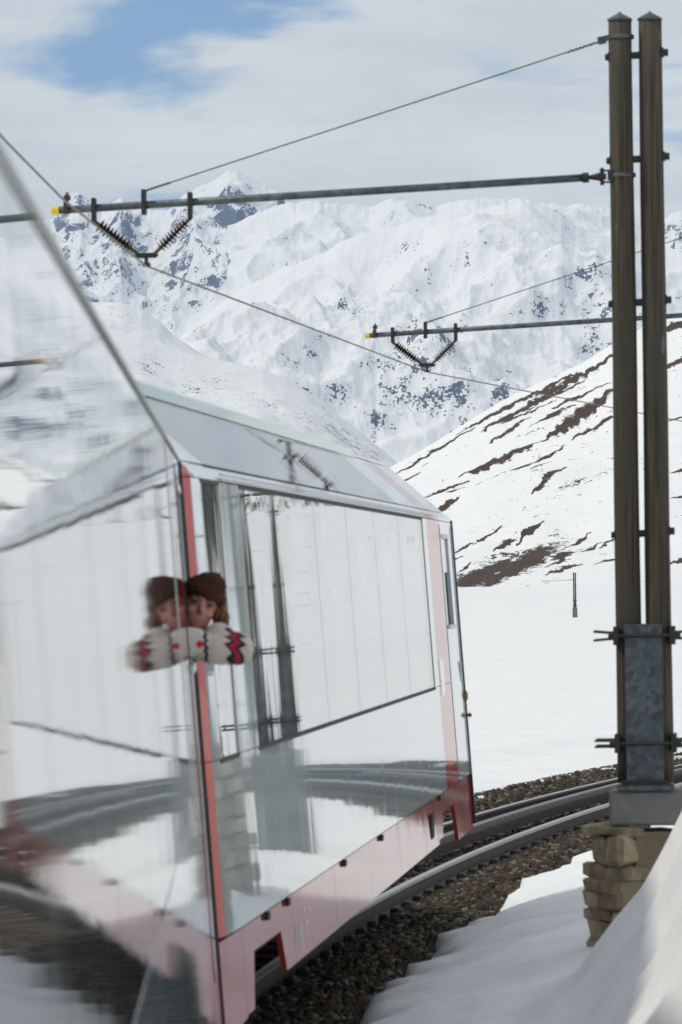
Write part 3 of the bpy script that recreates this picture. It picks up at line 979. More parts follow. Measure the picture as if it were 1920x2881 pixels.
    skirt([(o_ + e, t1), (L - .03, t1), (L - .03, .52), (L - 1.75, .52), (L - 1.95, .80), (o_ + .55, .80), (o_ + .40, b1 + .03), (o_ + e, b1 + .03)])
    if not open_door:
        panel('floor_seam', side(ZS1 - (.0012 if open_door else .004), ZS1 + (.0035 if open_door else .004), 1, .0005 if open_door else -.009), 0, L, M['seal'], root, thick=.02)
    for hyy in (2.05, 2.95, 5.9, 8.3, L - 3.4):
        box_part('hinge', (wall_x(.92) - .004, hyy, .915), (.02, .10, .035), M['seal'], root)
    # a few worn painted marks low on the skirt
    for (a, b, w_, h_) in ((3.30, .74, .05, .07), (3.42, .70, .05, .13), (3.52, .70, .07, .12), (3.72, .82, .12, .018), (3.80, .75, .16, .018), (3.74, .69, .10, .016), (3.98, .80, .14, .02)):
        box_part('painted_mark', (wall_x(b) - .011, a, b), (.003, w_, h_), M['letter'], root, rot=(0, R_(-3.8), 0))
    # underframe, bogies
    box_part('underframe', (-1.33, L / 2, .80), (2.2, L - .2, .5), M['under'], root)
    for yb in (2.1, L - 2.5):
        bm_ = bmesh.new()
        for sx in (-.62, .62):
            add_box(bm_, (-1.33 + sx, yb, .42), (.1, 2.4, .16))
        add_box(bm_, (-1.33, yb, .45), (1.2, .4, .18))
        bg_ = bm_obj('bogie', bm_, M['under'], root)
        for dy in (-.9, .9):
            for sx in (-.53, .53):
                bm_ = bmesh.new()
                add_cyl(bm_, (-1.33 + sx - .06, yb + dy, .37), (-1.33 + sx + .06, yb + dy, .37), .37, seg=24)
                bm_obj('wheel', bm_, M['railside'], bg_)
    # end section with the entrance door
    y0, y1 = yr1, L
    wy0, wy1 = L - 1.20, L - .55
    dz0, dz1 = 2.12, 2.78
    seg = [('door_panel', side(ZS1 + g, dz0, 3), y0 + g, y1 - g), ('door_panel', side(dz0, dz1, 2), y0 + g, wy0), ('door_panel', side(dz0, dz1, 2), wy1, y1 - g), ('door_panel', side(dz1, ZW1 + .05, 1), y0 + g, y1 - g)]
    dp = None
    for i, (nm, pts, a, b) in enumerate(seg):
        dp0 = panel('door_leaf' if i == 0 else 'door_frame', pts, a, b, M['white'], root if i == 0 else dp)
        dp = dp or dp0
    if not open_door:
        panel('door_window_pane', side(2.52, dz1, 2, -.012), wy0, wy1, M['glass'], dp, thick=.01)
        panel('door_window_opening', side(dz0, 2.515, 1, -.03), wy0, wy1, M['dark'], dp, thick=.01)
    panel('window_sill', side(dz0 - .03, dz0 + .002, 1, .012), wy0 - .02, wy1 + .02, M['alu'], dp, thick=.05)
    panel('window_rim', side(dz1, dz1 + .03, 1, .006), wy0 - .02, wy1 + .02, M['alu'], dp, thick=.03)
    panel('door_seam', side(ZS1, ZW1 + .02, 1, .0025), L - .22, L - .205, M['seal'], dp, thick=.02)
    panel('door_seam', side(ZS1, ZW1 + .02, 1, .0025), L - 1.39, L - 1.375, M['seal'], dp, thick=.02)
    panel('step_plate', side(1.62, 1.88, 1, .003), yr0 + .15, yr0 + .55, M['white'], dp, thick=.01)
    if not open_door:
        box_part('door_handle', (wall_x(1.75) + .004, L - .30, 1.75), (.012, .05, .16), M['alu'], dp, bev=.003)
    # end rubber, lamps, end wall
    panel('end_gasket', side(ZS0 - .05, 2.93, 2, .008), L - .012, L + .03, M['seal'], root, thick=.12)
    panel('end_gasket', side(ZS0 - .05, 2.93, 2, -.01), -.03, .012, M['seal'], root, thick=.12)
    endp = [(wall_x(ZS1) - .01, ZS1), (wall_x(2.9) - .01, 2.9), (SL_IN[0] - .02, SL_IN[1] - .01), (SL_OUT[0], SL_OUT[1] - .02), (-1.33, 3.44)]
    endf = endp + [(-2.66 - x, z) for x, z in endp[-2::-1]]
    for yy in ((L - .02, -.004) if not open_door else (-.004,)):
        k = len(endf)
        vs = [(x, y, z) for y in (yy, yy + .024) for x, z in endf]
        fs = [tuple(range(k)), tuple(range(k, 2 * k))[::-1]] + [(j, k + j, k + (j + 1) % k, (j + 1) % k) for j in range(k)]
        mesh_obj('end_wall', vs, fs, M['white'], root)
    if open_door:
        box_part('end_wall', (-1.33, L - .01, 1.9), (2.5, .02, 2.0), M['dark'], root)
    if open_door:
        return root, L
    bm_ = bmesh.new()
    bmesh.ops.create_uvsphere(bm_, u_segments=12, v_segments=8, radius=.019, matrix=Matrix.Translation((wall_x(1.55) + .008, L + .01, 1.55)) @ Matrix.Diagonal((.9, .6, 2.2, 1)))
    bm_obj('side_lamp', bm_, M['amber'], root, True)
    bm_ = bmesh.new()
    add_box(bm_, (wall_x(1.37) + .022, L + .01, 1.40), (.036, .045, .055))
    bmesh.ops.bevel(bm_, geom=bm_.edges[:], offset=.015, segments=2, affect='EDGES')
    bm_obj('tail_lamp', bm_, M['redlens'], root)
    return root, L


H1 = math.atan((705 - 960) / F)
L2 = 2.2 + 1.893 * 6 + 1.61 + 1.43
L1 = 2.2 + 1.893 * 8 + 1.61 + 1.43
far1 = Vector((-.6207, 18.10))
or1 = far1 - Vector((math.sin(H1), math.cos(H1))) * L1
car1, _ = coach('nearest white coach with blurred mirror-like side filling the left edge', or1, H1, 8, True, 'coaches of the train')
car2, _ = coach('white panorama coach with red bands and slanted roof windows on the curve', (-.653, 18.70), HEAD, 6, False, 'coaches of the train')
car1.location.z = .025
# corridor bellows between the two coaches
bm = bmesh.new()
bp = [(-.95, .95), (-.90, 2.86), (-1.00, 2.96), (-1.40, 3.36), (-2.0, 3.455)]  # unseen; raised to roof height to block sun through the gap
bp = bp + [(-4.0 - x, z) for x, z in bp[-2::-1]]
bvs = [[bm.verts.new((x, y, z)) for x, z in bp] for y in (18.13, 18.68)]
bm.faces.new(bvs[0]); bm.faces.new(bvs[1][::-1])
for q in range(len(bp)):
    q2 = (q + 1) % len(bp)
    bm.faces.new((bvs[0][q], bvs[1][q], bvs[1][q2], bvs[0][q2]))
bl = bm_obj('corridor_bellows', bm, M['seal'], car1)
bl.matrix_parent_inverse = (Matrix.Translation((or1.x, or1.y, 0)) @ Matrix.Rotation(-H1, 4, 'Z')).inverted()


# ------------------------------------------------------------------ catenary masts
def mast(label, footing=True):
    """twin wooden poles carrying a cross arm with two insulators in a V; -x points to the track"""
    root = empty('catenary_mast')
    tag(root, label, 'catenary mast', 'catenary masts along the curve')
    PZ0, PZ1 = 1.22, 5.85
    for k, x in enumerate((0, .182)):
        bm = bmesh.new()
        n = 14
        for i in range(n):
            z = PZ0 + (PZ1 - PZ0) * i / (n - 1)
            r = .080 - .010 * i / (n - 1)
            for j in range(18):
                a = 2 * math.pi * j / 18
                rr = r * (1 + .02 * math.sin(3 * a + i + k))
                bm.verts.new((x + (-.012 if k == 0 else .0) * 0 + rr * math.cos(a) - .006 * i / n, rr * math.sin(a), z))
        bm.verts.ensure_lookup_table()
        for i in range(n - 1):
            for j in range(18):
                j2 = (j + 1) % 18
                bm.faces.new([bm.verts[q] for q in (i * 18 + j, i * 18 + j2, (i + 1) * 18 + j2, (i + 1) * 18 + j)])
        bm.faces.new([bm.verts[j] for j in range(18)][::-1]); bm.faces.new([bm.verts[(n - 1) * 18 + j] for j in range(18)])
        p = bm_obj('pole', bm, M['wood'], root, True)
        bm = bmesh.new()
        add_cyl(bm, (x - .006, 0, PZ1 - .012), (x - .006, 0, PZ1), .076, .076, 20)
        add_cyl(bm, (x - .006, 0, PZ1), (x - .006, 0, PZ1 + .035), .076, .012, 20)
        add_cyl(bm, (x - .006, 0, PZ1 + .03), (x - .006, 0, PZ1 + .042), .012, .008, 10)
        bm_obj('pole_cap', bm, M['galv'], p, False)
    # through bolts with spacers
    for z in (5.62, 4.99, 4.12, 2.72):
        bm = bmesh.new()
        add_cyl(bm, (-.085, 0, z), (.285, 0, z + .02), .012, seg=8)
        add_cyl(bm, (-.098, 0, z), (-.08, 0, z), .02, seg=6)
        add_box(bm, (-.072, 0, z), (.016, .07, .05))
        add_cyl(bm, (.26, 0, z + .02), (.285, 0, z + .02), .022, seg=6)
        add_box(bm, (.25, 0, z + .02), (.018, .07, .055))
        add_cyl(bm, (.065, 0, z + .006), (.118, 0, z + .008), .022, .022, 10)
        bm_obj('spacer_bolt', bm, M['iron'], root)
    # steel shoe between and in front of the poles
    bm = bmesh.new()
    add_box(bm, (.092, -.105, 1.69), (.225, .012, .98))
    add_box(bm, (.092, .105, 1.69), (.225, .012, .98))
    add_box(bm, (.092, 0, 1.69), (.03, .2, .98))
    shoe = bm_obj('steel_shoe', bm, M['galv'], root)
    box_part('base_plate', (.092, 0, 1.195), (.34, .34, .03), M['galv'], shoe, bev=.004)
    box_part('base_flange', (.092, 0, 1.225), (.29, .27, .03), M['iron'], shoe)
    for z in (2.11, 1.46):
        bm = bmesh.new()
        for y in (-.125, .125):
            add_cyl(bm, (-.105, y, z), (.30, y, z), .011, seg=8)
        for x in (-.075, .265):
            add_box(bm, (x, 0, z), (.03, .30, .11))
            sx = -1 if x < 0 else 1
            for y in (-.125, .125):
                add_cyl(bm, (x + sx * .015, y, z), (x + sx * .045, y, z), .026, seg=6)
                for dz in (-.018, .018):
                    add_cyl(bm, (x + sx * .03, y, z + dz), (x + sx * .135, y, z + dz * (1.5 if z > 2 else 1.0)), .007, seg=8)
        bm_obj('clamp', bm, M['iron'], root)
    if footing:
        bm = bmesh.new()
        add_box(bm, (.092, 0, .3), (.5, .5, 1.76))
        bmesh.ops.bevel(bm, geom=bm.edges[:], offset=.02, segments=1, affect='EDGES')
        bm_obj('footing', bm, M['concrete'], root)
    # cross arm
    zp, zt = 4.90, 4.755
    def az(x):
        return zp + (zt - zp) * (-x) / 3.5
    bm = bmesh.new()
    add_cyl(bm, (-.22, 0, az(-.22)), (-3.46, 0, az(-3.46)), .0235, seg=14)
    arm = bm_obj('cross_arm', bm, M['galv'], root, True)
    bm = bmesh.new()
    add_cyl(bm, (-3.455, 0, az(-3.455)), (-3.50, 0, az(-3.50)), .026, seg=14)
    bm_obj('end_cap', bm, M['yellow'], arm)
    bm = bmesh.new()
    add_cyl(bm, (-.245, 0, az(-.24)), (-.205, 0, az(-.2)), .031, seg=12)
    add_cyl(bm, (-.205, 0, az(-.2)), (-.13, 0, az(-.13)), .012, .028, 10)
    add_box(bm, (-.125, 0, az(-.12)), (.05, .05, .035))
    for dz in (-.035, .035):
        add_box(bm, (-.10, 0, az(-.1) + dz), (.075, .05, .008))
    add_cyl(bm, (-.125, 0, az(-.12) - .052), (-.125, 0, az(-.12) + .052), .012, seg=8)
    add_box(bm, (-.065, -.03, az(0)), (.05, .06, .06))
    bm_obj('swivel', bm, M['iron'], arm)
    bm = bmesh.new()
    for z in (az(0), 5.74):
        bmesh.ops.create_cone(bm, cap_ends=False, segments=18, radius1=.081, radius2=.081, depth=.022, matrix=Matrix.Translation((0, 0, z)))
    bm_obj('pole_band', bm, M['galv'], root)
    # stay from the pole head to the arm
    bm = bmesh.new()
    add_box(bm, (-.085, -.01, 5.735), (.07, .045, .03), (0, R_(-12), 0))
    add_box(bm, (-.115, -.01, 5.722), (.05, .03, .045), (0, R_(-12), 0))
    bm_obj('stay_anchor', bm, M['galv'], root)
    xs = -2.93
    p0, p1 = Vector((-.13, 0, 5.715)), Vector((xs, 0, az(xs) + .085))
    st = tube('stay_wire', [p0, p1], .0042, M['iron'], root)
    d = (p1 - p0).normalized()
    for a, b in ((p0, p0 + d * .2), (p1, p1 - d * .17)):
        pts = []
        for k in range(24):
            q = a + (b - a) * k / 23
            pts.append(q + Vector((0, .005 * math.cos(k * 1.9), .005 * math.sin(k * 1.9))))
        tube('stay_grip', pts, .006, M['rust'], st)
    # arm brackets
    def bracket(x, up, dn, nm='bracket'):
        bm = bmesh.new()
        add_box(bm, (x, 0, az(x) + (up - dn) / 2), (.028, .062, up + dn))
        bmesh.ops.bevel(bm, geom=bm.edges[:], offset=.004, segments=1, affect='EDGES')
        return bm_obj(nm, bm, M['iron'], arm)
    bracket(-3.24, .062, .085)
    bracket(-2.93, .095, .06)
    bracket(-2.645, .062, .10)
    bm = bmesh.new()
    add_box(bm, (-3.41, 0, az(-3.41) + .01), (.03, .06, .075))
    add_cyl(bm, (-3.41, 0, az(-3.41) + .04), (-3.405, 0, az(-3.41) + .11), .012, .007, 8)
    add_cyl(bm, (-3.425, 0, az(-3.41) + .075), (-3.385, 0, az(-3.41) + .075), .017, seg=8)
    bm_obj('wire_clip', bm, M['rust'], arm)
    # V of insulators
    VB = Vector((-2.92, 0, 4.455))
    for sx, xa, dn in ((-1, -3.24, .085), (1, -2.645, .10)):
        a = Vector((xa, 0, az(xa) - dn + .005))
        b = VB + Vector((sx * .05, 0, .025))
        bm = bmesh.new()
        add_cyl(bm, a, b, .013, seg=10)
        dd = (b - a)
        L = dd.length
        dd.normalize()
        for k in range(10):
            q = a + dd * (L * (.14 + .66 * k / 9))
            add_cyl(bm, q, q + dd * .014, .047 if k % 2 == 0 else .043, .012, 14)
        ins = bm_obj('insulator', bm, M['rust'], root)
    bm = bmesh.new()
    add_box(bm, VB + Vector((0, 0, .015)), (.15, .03, .032))
    bmesh.ops.bevel(bm, geom=bm.edges[:], offset=.010, segments=2, affect='EDGES')
    add_cyl(bm, VB + Vector((0, 0, .0)), VB + Vector((0, 0, -.035)), .012, seg=8)
    add_box(bm, VB + Vector((0, 0, -.042)), (.045, .05, .02))
    bm_obj('wire_clamp', bm, M['iron'], root)
    return root


SM = [0.28, 14.72] + [20.4 + 14.6 * k for k in range(1, 9)]
m0 = mast('nearest twin-pole mast on stone pier at right, arm tipped with yellow cap', footing=False)


def place_mast(o, s):
    o.location = trk(s, 2.92, 0)
    o.rotation_euler = (0, 0, -(HEAD + s / RAD))


place_mast(m0, SM[0])
m1 = mast('second catenary mast, only its arm with yellow tip showing beyond the twin poles')
place_mast(m1, SM[1])
for s in SM[2:]:
    c = copy_tree(m1)
    c['label'] = 'catenary mast beyond the right edge, seen only mirrored in coach windows'
    place_mast(c, s)
# the mast far out on the snow field
mf = copy_tree(m1)
mf['label'] = 'tiny far catenary mast standing alone on the snow field below the heath slope'
pf = at(1616, 1731, 600)
mf.location = (pf.x, pf.y, pf.z - .15 - .0)
mf.rotation_euler = (0, 0, R_(-8))
mf.scale = (1.25, 1.25, 1.0)
# contact wire under the arms
wp = [trk(s, 0, 4.43) for s in (-31, -14.4)]
wp[1] = Vector((-1.56, 13.5, 4.47))
wp += [Vector((-1.465, 19.85, 4.425)), Vector((-1.395, 22.8, 4.42))]
for a, b in zip(SM[:-1], SM[1:]):
    for k in range(4):
        s = a + (b - a) * k / 4
        q = trk(a, 0, 4.405).lerp(trk(b, 0, 4.405), k / 4)
        wp.append(q)
o = tube('contact_wire', wp, .0062, mat('contact_wire_copper', (.10, .08, .06), .4, .6))
tag(o, 'thin dark contact wire running under the insulator clamps above the train', 'overhead wire')


# ------------------------------------------------------------------ stone pier under the nearest mast
def rough_stone(sx, sy, sz, seed, amt=.24):
    """an irregular, weathered block of about 50 triangles"""
    r = random.Random(seed)
    bm = bmesh.new()
    bmesh.ops.create_cube(bm, size=1.0)
    for v in bm.verts:
        v.co += Vector((r.uniform(-1, 1), r.uniform(-1, 1), r.uniform(-1, 1) * .8)) * amt * .5
    bmesh.ops.bevel(bm, geom=bm.edges[:], offset=r.uniform(.10, .20), segments=1, affect='EDGES')
    for v in bm.verts:
        v.co += Vector((r.uniform(-1, 1), r.uniform(-1, 1), r.uniform(-1, 1))) * amt * .16
        v.co.x *= sx; v.co.y *= sy; v.co.z *= sz
    return bm


pm = trk(SM[0], 2.92 + .09, 0)
prot = -(HEAD) + R_(24)
pier = empty('stone_pier', (pm.x, pm.y + .10, 0), prot)
tag(pier, 'rubble stone pier with mortar face carrying the nearest twin poles', 'stone pier')
PW = .50
bm = bmesh.new()
add_box(bm, (0, 0, .15), (PW - .10, PW - .04, 1.56))
bm_obj('core', bm, M['mortar'], pier)
bm = bmesh.new()
add_box(bm, (0.01, -PW / 2 + .005, .15), (PW - .14, .03, 1.56))
bmesh.ops.subdivide_edges(bm, edges=bm.edges[:], cuts=4, use_grid_fill=True)
for v in bm.verts:
    v.co += Vector((0, random.uniform(-.006, .006), 0))
bm_obj('mortar_face', bm, M['mortar'], pier)
z = -.5
k = 0
while z < .93:
    hgt = random.choice((.06, .08, .10, .13, .17, .20)) * random.uniform(.9, 1.1)
    if z + hgt > .95:
        hgt = .95 - z + .005
    y = -PW / 2 - .02
    while y < PW / 2 - .02:
        wd = random.uniform(.16, .34)
        wd = min(wd, PW / 2 + .03 - y)
        if wd < .06:
            break
        k += 1
        off = random.uniform(-.03, .03)
        o = bm_obj('stone', rough_stone(.19, wd + .012, hgt + .012, 100 + k), M['stone'], pier)
        o.location = (-PW / 2 + .05 + off * .8, y + wd / 2, z + hgt / 2)
        o.rotation_euler = (random.uniform(-.05, .05), random.uniform(-.08, .08), random.uniform(-.12, .12))
        y += wd
    z += hgt
bm = bmesh.new()
add_box(bm, (.0, 0, 0), (.47, .46, .21))
bmesh.ops.bevel(bm, geom=bm.edges[:], offset=.014, segments=2, affect='EDGES')
cb = bm_obj('concrete_cap', bm, M['concrete'], pier)
cb.location = (.02, -.02, 1.072)
cb.rotation_euler = (0, 0, -R_(24))



# ------------------------------------------------------------------ passenger leaning out of the door window
def remeshed(bm, voxel, smooth_it=6):
    me = bpy.data.meshes.new('tmp')
    bm.to_mesh(me)
    bm.free()
    o = bpy.data.objects.new('tmp', me)
    COL.objects.link(o)
    r = o.modifiers.new('r', 'REMESH')
    r.mode = 'VOXEL'
    r.voxel_size = voxel
    sm = o.modifiers.new('s', 'SMOOTH')
    sm.iterations = smooth_it
    sm.factor = .5
    dg = bpy.context.evaluated_depsgraph_get()
    out = bpy.data.meshes.new_from_object(o.evaluated_get(dg))
    bpy.data.objects.remove(o)
    return out


def ball(bm, c, r, mtx=None):
    m = Matrix.Translation(Vector(c)) @ Matrix.Diagonal((r[0], r[1], r[2], 1))
    if mtx is not None:
        m = mtx @ m
    bmesh.ops.create_uvsphere(bm, u_segments=20, v_segments=14, radius=1.0, matrix=m)


def limb(bm, pts):
    """a chain of tapered capsules (point, radius)"""
    for (a, ra), (b, rb) in zip(pts[:-1], pts[1:]):
        a, b = Vector(a), Vector(b)
        n = max(2, int((b - a).length / (min(ra, rb) * .45)))
        for k in range(n + 1):
            q = k / n
            r = ra + (rb - ra) * q
            bmesh.ops.create_icosphere(bm, subdivisions=2, radius=r, matrix=Matrix.Translation(a.lerp(b, q)))


def link_mesh(name, me, m, parent=None):
    o = bpy.data.objects.new(name, me)
    me.name = name
    me.materials.clear()
    me.materials.append(m)
    me.shade_smooth()
    COL.objects.link(o)
    if parent:
        o.parent = parent
    return o


skin = mat('skin', (.52, .27, .21), .5)
bsdf(skin).inputs['Subsurface Weight'].default_value = .15
bsdf(skin).inputs['Subsurface Radius'].default_value = (.02, .008, .004)
nt = skin.node_tree
nn = noise(nt, objco(skin), 22, 3, .5)
nt.links.new(mixc(nt, smooth(nt, nn, .35, .7), (.50, .25, .19), (.42, .15, .12)), bsdf(skin).inputs['Base Color'])
hairm = mat('auburn_hair', (.13, .045, .016), .45)
nt = hairm.node_tree
nn = noise(nt, mapping(nt, objco(hairm), scale=(1, 1, .2)), 160, 3, .6)
nt.links.new(mixc(nt, nn, (.05, .015, .006), (.24, .095, .03)), bsdf(hairm).inputs['Base Color'])
furm = mat('dark_brown_fur', (.02, .009, .006), .9)
nt = furm.node_tree
nn = noise(nt, objco(furm), 120, 4, .7)
nt.links.new(mixc(nt, nn, (.014, .005, .003), (.13, .036, .015)), bsdf(furm).inputs['Base Color'])
bump(furm, nn, 1.0, .012)
knit = mat('cream_knit_wool', (.62, .57, .50), .9)
nt = knit.node_tree
co = objco(knit)
sp = nt.nodes.new('ShaderNodeSeparateXYZ')
nt.links.new(co, sp.inputs[0])
px_, py_, pz_ = sp.outputs
tri = math_n(nt, 'PINGPONG', math_n(nt, 'ADD', pz_, py_), .026)
dd_ = math_n(nt, 'ADD', px_, math_n(nt, 'MULTIPLY', tri, 1.1))
ELX = -.404
def bandm(c, w):
    return smooth(nt, math_n(nt, 'ABSOLUTE', math_n(nt, 'SUBTRACT', dd_, c)), w, w + .003, 1, 0)
kc = mixc(nt, noise(nt, co, 60, 3, .5), (.66, .61, .54), (.54, .49, .43))
kc = mixc(nt, bandm(ELX - .008, .008), kc, (.020, .02, .035))
kc = mixc(nt, bandm(ELX + .030, .010), kc, (.020, .02, .035))
kc = mixc(nt, bandm(ELX + .011, .009), kc, (.42, .015, .05))
cuff = math_n(nt, 'ADD', px_, math_n(nt, 'MULTIPLY', math_n(nt, 'PINGPONG', pz_, .014), .5))
front = smooth(nt, py_, 16.95, 16.96, 1, 0)
cm_ = math_n(nt, 'MULTIPLY', smooth(nt, math_n(nt, 'ABSOLUTE', math_n(nt, 'SUBTRACT', cuff, -.512)), .006, .009, 1, 0), front)
kc = mixc(nt, cm_, kc, (.03, .02, .05))
dv = nt.nodes.new('ShaderNodeVectorMath'); dv.operation = 'DISTANCE'
nt.links.new(co, dv.inputs[0]); dv.inputs[1].default_value = (-.530, 16.80, 2.222)
kc = mixc(nt, smooth(nt, dv.outputs['Value'], .022, .026, 1, 0), kc, (.50, .015, .05))
nt.links.new(kc, bsdf(knit).inputs['Base Color'])
rib = nt.nodes.new('ShaderNodeTexWave')
rib.inputs['Scale'].default_value = 60
rib.inputs['Distortion'].default_value = 1.5
nt.links.new(co, rib.inputs['Vector'])
bump(knit, rib.outputs['Fac'], .5, .004)

HC = Vector((-.542, 17.12, 2.366))
HM = Matrix.Translation(HC) @ Matrix.Scale(.92, 4) @ Matrix.Rotation(R_(17), 4, 'Y') @ Matrix.Rotation(R_(6), 4, 'Z') @ Matrix.Rotation(R_(-8), 4, 'X')
bm = bmesh.new()
ball(bm, (0, .012, .022), (.074, .092, .095), HM)          # skull
ball(bm, (0, -.020, -.045), (.056, .060, .072), HM)        # jaw and cheeks
ball(bm, (0, -.048, -.088), (.026, .026, .022), HM)        # chin
for sx in (-1, 1):
    ball(bm, (sx * .034, -.058, -.030), (.024, .020, .020), HM)     # cheek
    ball(bm, (sx * .030, -.066, .020), (.028, .016, .009), HM)      # brow ridge
    ball(bm, (sx * .072, .010, -.012), (.010, .020, .030), HM)      # ear
    ball(bm, (sx * .009, -.086, -.030), (.007, .009, .006), HM)     # nostril wing
limb(bm, [(HM @ Vector((0, -.074, .012)), .009), (HM @ Vector((0, -.094, -.026)), .012)])
ball(bm, (0, -.066, -.066), (.020, .010, .009), HM)        # lips
neck = HM @ Vector((0, .03, -.09))
limb(bm, [(neck, .052), ((-.66, 17.25, 2.24), .056), ((-.80, 17.30, 2.20), .11), ((-.93, 17.32, 1.95), .13), ((-1.02, 17.34, 1.60), .12), ((-1.04, 17.34, 1.25), .13)])
limb(bm, [((-.80, 17.30, 2.20), .07), ((-.60, 17.24, 2.24), .045), ((-.385, 17.03, 2.225), .040), ((-.58, 16.98, 2.235), .032), ((-.66, 16.97, 2.235), .028)])
limb(bm, [((-.86, 17.25, 2.15), .07), ((-.84, 17.02, 2.16), .045), ((-.72, 16.93, 2.185), .040), ((-.58, 16.87, 2.235), .033)])
hand0 = Vector((-.60, 16.94, 2.232))
for k, (dy, dz, ln) in enumerate(((-.026, .012, .060), (-.009, .014, .066), (.009, .012, .062), (.025, .006, .050))):
    b0 = Vector((-.655, 16.965 + dy, 2.24 + dz))
    limb(bm, [(b0, .009), (b0 + Vector((-ln * .55, .004, .004)), .0085), (b0 + Vector((-ln, .006, -.014)), .007)])
limb(bm, [((-.63, 16.945, 2.25), .010), ((-.675, 16.925, 2.268), .009), ((-.70, 16.92, 2.262), .0075)])
me = remeshed(bm, .0055, 5)
person = link_mesh('person', me, skin)
tag(person, 'person in cream patterned sweater and dark fur hat leaning out of the coach', 'person')
bm = bmesh.new()
limb(bm, [((-.70, 17.26, 2.235), .085), ((-.82, 17.30, 2.19), .135), ((-.95, 17.32, 1.93), .16), ((-1.03, 17.34, 1.58), .15), ((-1.05, 17.34, 1.25), .155)])
limb(bm, [((-.80, 17.30, 2.20), .095), ((-.58, 17.22, 2.240), .066), ((-.400, 17.02, 2.205), .066), ((-.49, 16.98, 2.205), .062), ((-.60, 16.965, 2.23), .052)])
limb(bm, [((-.86, 17.25, 2.15), .095), ((-.84, 17.02, 2.16), .075), ((-.72, 16.94, 2.19), .066), ((-.575, 16.865, 2.235), .058), ((-.552, 16.86, 2.238), .052)])
ball(bm, (-.47, 17.02, 2.262), (.055, .05, .045))
swe = link_mesh('sweater', remeshed(bm, .008, 4), knit, person)
# hat
bm = bmesh.new()
ball(bm, (0, .018, .060), (.091, .104, .074), HM)
ball(bm, (0.016, .012, .104), (.066, .080, .046), HM)
ball(bm, (0.030, .0, .140), (.020, .022, .018), HM)
for k in range(26):
    a = 2 * math.pi * k / 26
    ball(bm, (.080 * math.cos(a), .018 + .094 * math.sin(a), .052 + .012 * math.sin(a * 2)), (.018, .018, .024), HM)
me = remeshed(bm, .006, 3)
v = np.empty(len(me.vertices) * 3); me.vertices.foreach_get('co', v); v = v.reshape(-1, 3)
nrm = np.empty(len(me.vertices) * 3); me.vertices.foreach_get('normal', nrm); nrm = nrm.reshape(-1, 3)
v += nrm * ((fbm(v[:, 0] * 90 + v[:, 1] * 70, v[:, 2] * 90, 3, 5) - .5) * .018)[:, None]
me.vertices.foreach_set('co', v.ravel())
link_mesh('fur_hat', me, furm, person)
# hair: wavy locks falling beside the face
vs_, fs_ = [], []
rr = random.Random(4)
for k in range(70):
    sd = 1 if k < 52 else -1
    a0 = Vector((sd * rr.uniform(.056, .088), rr.uniform(-.03, .06), rr.uniform(.0, .05)))
    L_ = rr.uniform(.11, .17)
    ph = rr.uniform(0, 6)
    outw = rr.uniform(.25, .75)
    pts = []
    for q in range(9):
        u_ = q / 8
        pts.append(HM @ (a0 + Vector((sd * (L_ * outw * u_ * (1 - .5 * u_) + .010 * math.sin(ph + u_ * 9)), .010 * math.cos(ph + u_ * 8), -L_ * u_))))
    base = len(vs_)
    for q, p in enumerate(pts):
        r = .008 * (1 - .75 * (q / 8) ** 2)
        for j in range(5):
            an = 2 * math.pi * j / 5
            vs_.append(p + Vector((math.cos(an) * r, math.sin(an) * r, 0)))
    for q in range(8):
        for j in range(5):
            j2 = (j + 1) % 5
            fs_.append((base + q * 5 + j, base + q * 5 + j2, base + (q + 1) * 5 + j2, base + (q + 1) * 5 + j))
hair = mesh_obj('hair', vs_, fs_, hairm, person, True)
tag(hair, kind='stuff')
eyem = mat('eye_dark', (.012, .010, .010), .12)
eyew = mat('eye_white', (.22, .18, .17), .3)
browm = mat('eyebrow_hair', (.06, .025, .014), .8)
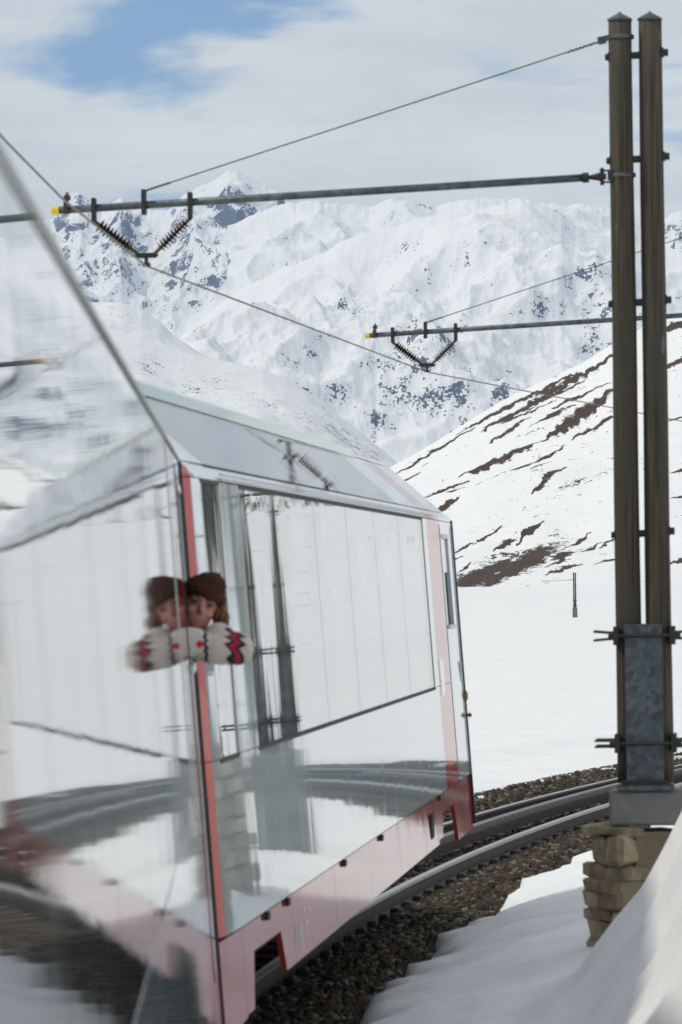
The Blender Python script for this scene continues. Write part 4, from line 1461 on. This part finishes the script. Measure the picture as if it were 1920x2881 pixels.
for sx in (-1, 1):
    bm = bmesh.new()
    ball(bm, (sx * .031, -.0745, .001), (.0130, .007, .0052), HM)
    e = bm_obj('eye', bm, eyew, person, True)
    bm = bmesh.new()
    ball(bm, (sx * .031, -.0785, .001), (.0062, .0045, .0055), HM)
    bm_obj('iris', bm, eyem, e, True)
    bm = bmesh.new()
    limb(bm, [(HM @ Vector((sx * .014, -.0765, .0085)), .0018), (HM @ Vector((sx * .031, -.0800, .0105)), .0024), (HM @ Vector((sx * .047, -.0715, .004)), .0018)])
    bm_obj('eyelashes', bm, eyem, e, True)
    bm = bmesh.new()
    limb(bm, [(HM @ Vector((sx * .012, -.0835, .022)), .0030), (HM @ Vector((sx * .032, -.0830, .028)), .0036), (HM @ Vector((sx * .052, -.0690, .020)), .0022)])
    bm_obj('eyebrow', bm, browm, person, True)


# ------------------------------------------------------------------ rubble wall behind the poles, snow lump on the bank
wl = empty('rubble_wall', (2.62, 34.2, 0), -HEAD)
tag(wl, 'low tan rubble stone wall at the right edge behind the twin poles', 'stone wall')
bm = bmesh.new()
add_box(bm, (1.1, .25, .30), (2.1, .36, 2.1))
bm_obj('core', bm, M['mortar'], wl)
z, k = -.3, 0
while z < 1.40:
    hgt = random.uniform(.10, .18)
    x = 0.0 + random.uniform(-.04, .04)
    while x < 2.15:
        wd = random.uniform(.2, .42)
        k += 1
        o = bm_obj('stone', rough_stone(wd - .012, .2, hgt - .012, 900 + k), M['stone'], wl)
        o.location = (x + wd / 2, .05 + random.uniform(-.02, .02), z + hgt / 2)
        x += wd
    z += hgt

# ------------------------------------------------------------------ air
hz = mat('haze_air', (1, 1, 1))
nt = hz.node_tree
nt.nodes.clear()
ho = nt.nodes.new('ShaderNodeOutputMaterial')
hv = nt.nodes.new('ShaderNodeVolumePrincipled')
hv.inputs['Color'].default_value = (.58, .75, 1.0, 1)
hv.inputs['Density'].default_value = 3.6e-5
hv.inputs['Anisotropy'].default_value = 0.0
nt.links.new(hv.outputs[0], ho.inputs['Volume'])
bm = bmesh.new()
add_box(bm, (0, 5000, 380), (14000, 12000, 1500))
o = bm_obj('haze', bm, hz)
tag(o, kind='stuff')
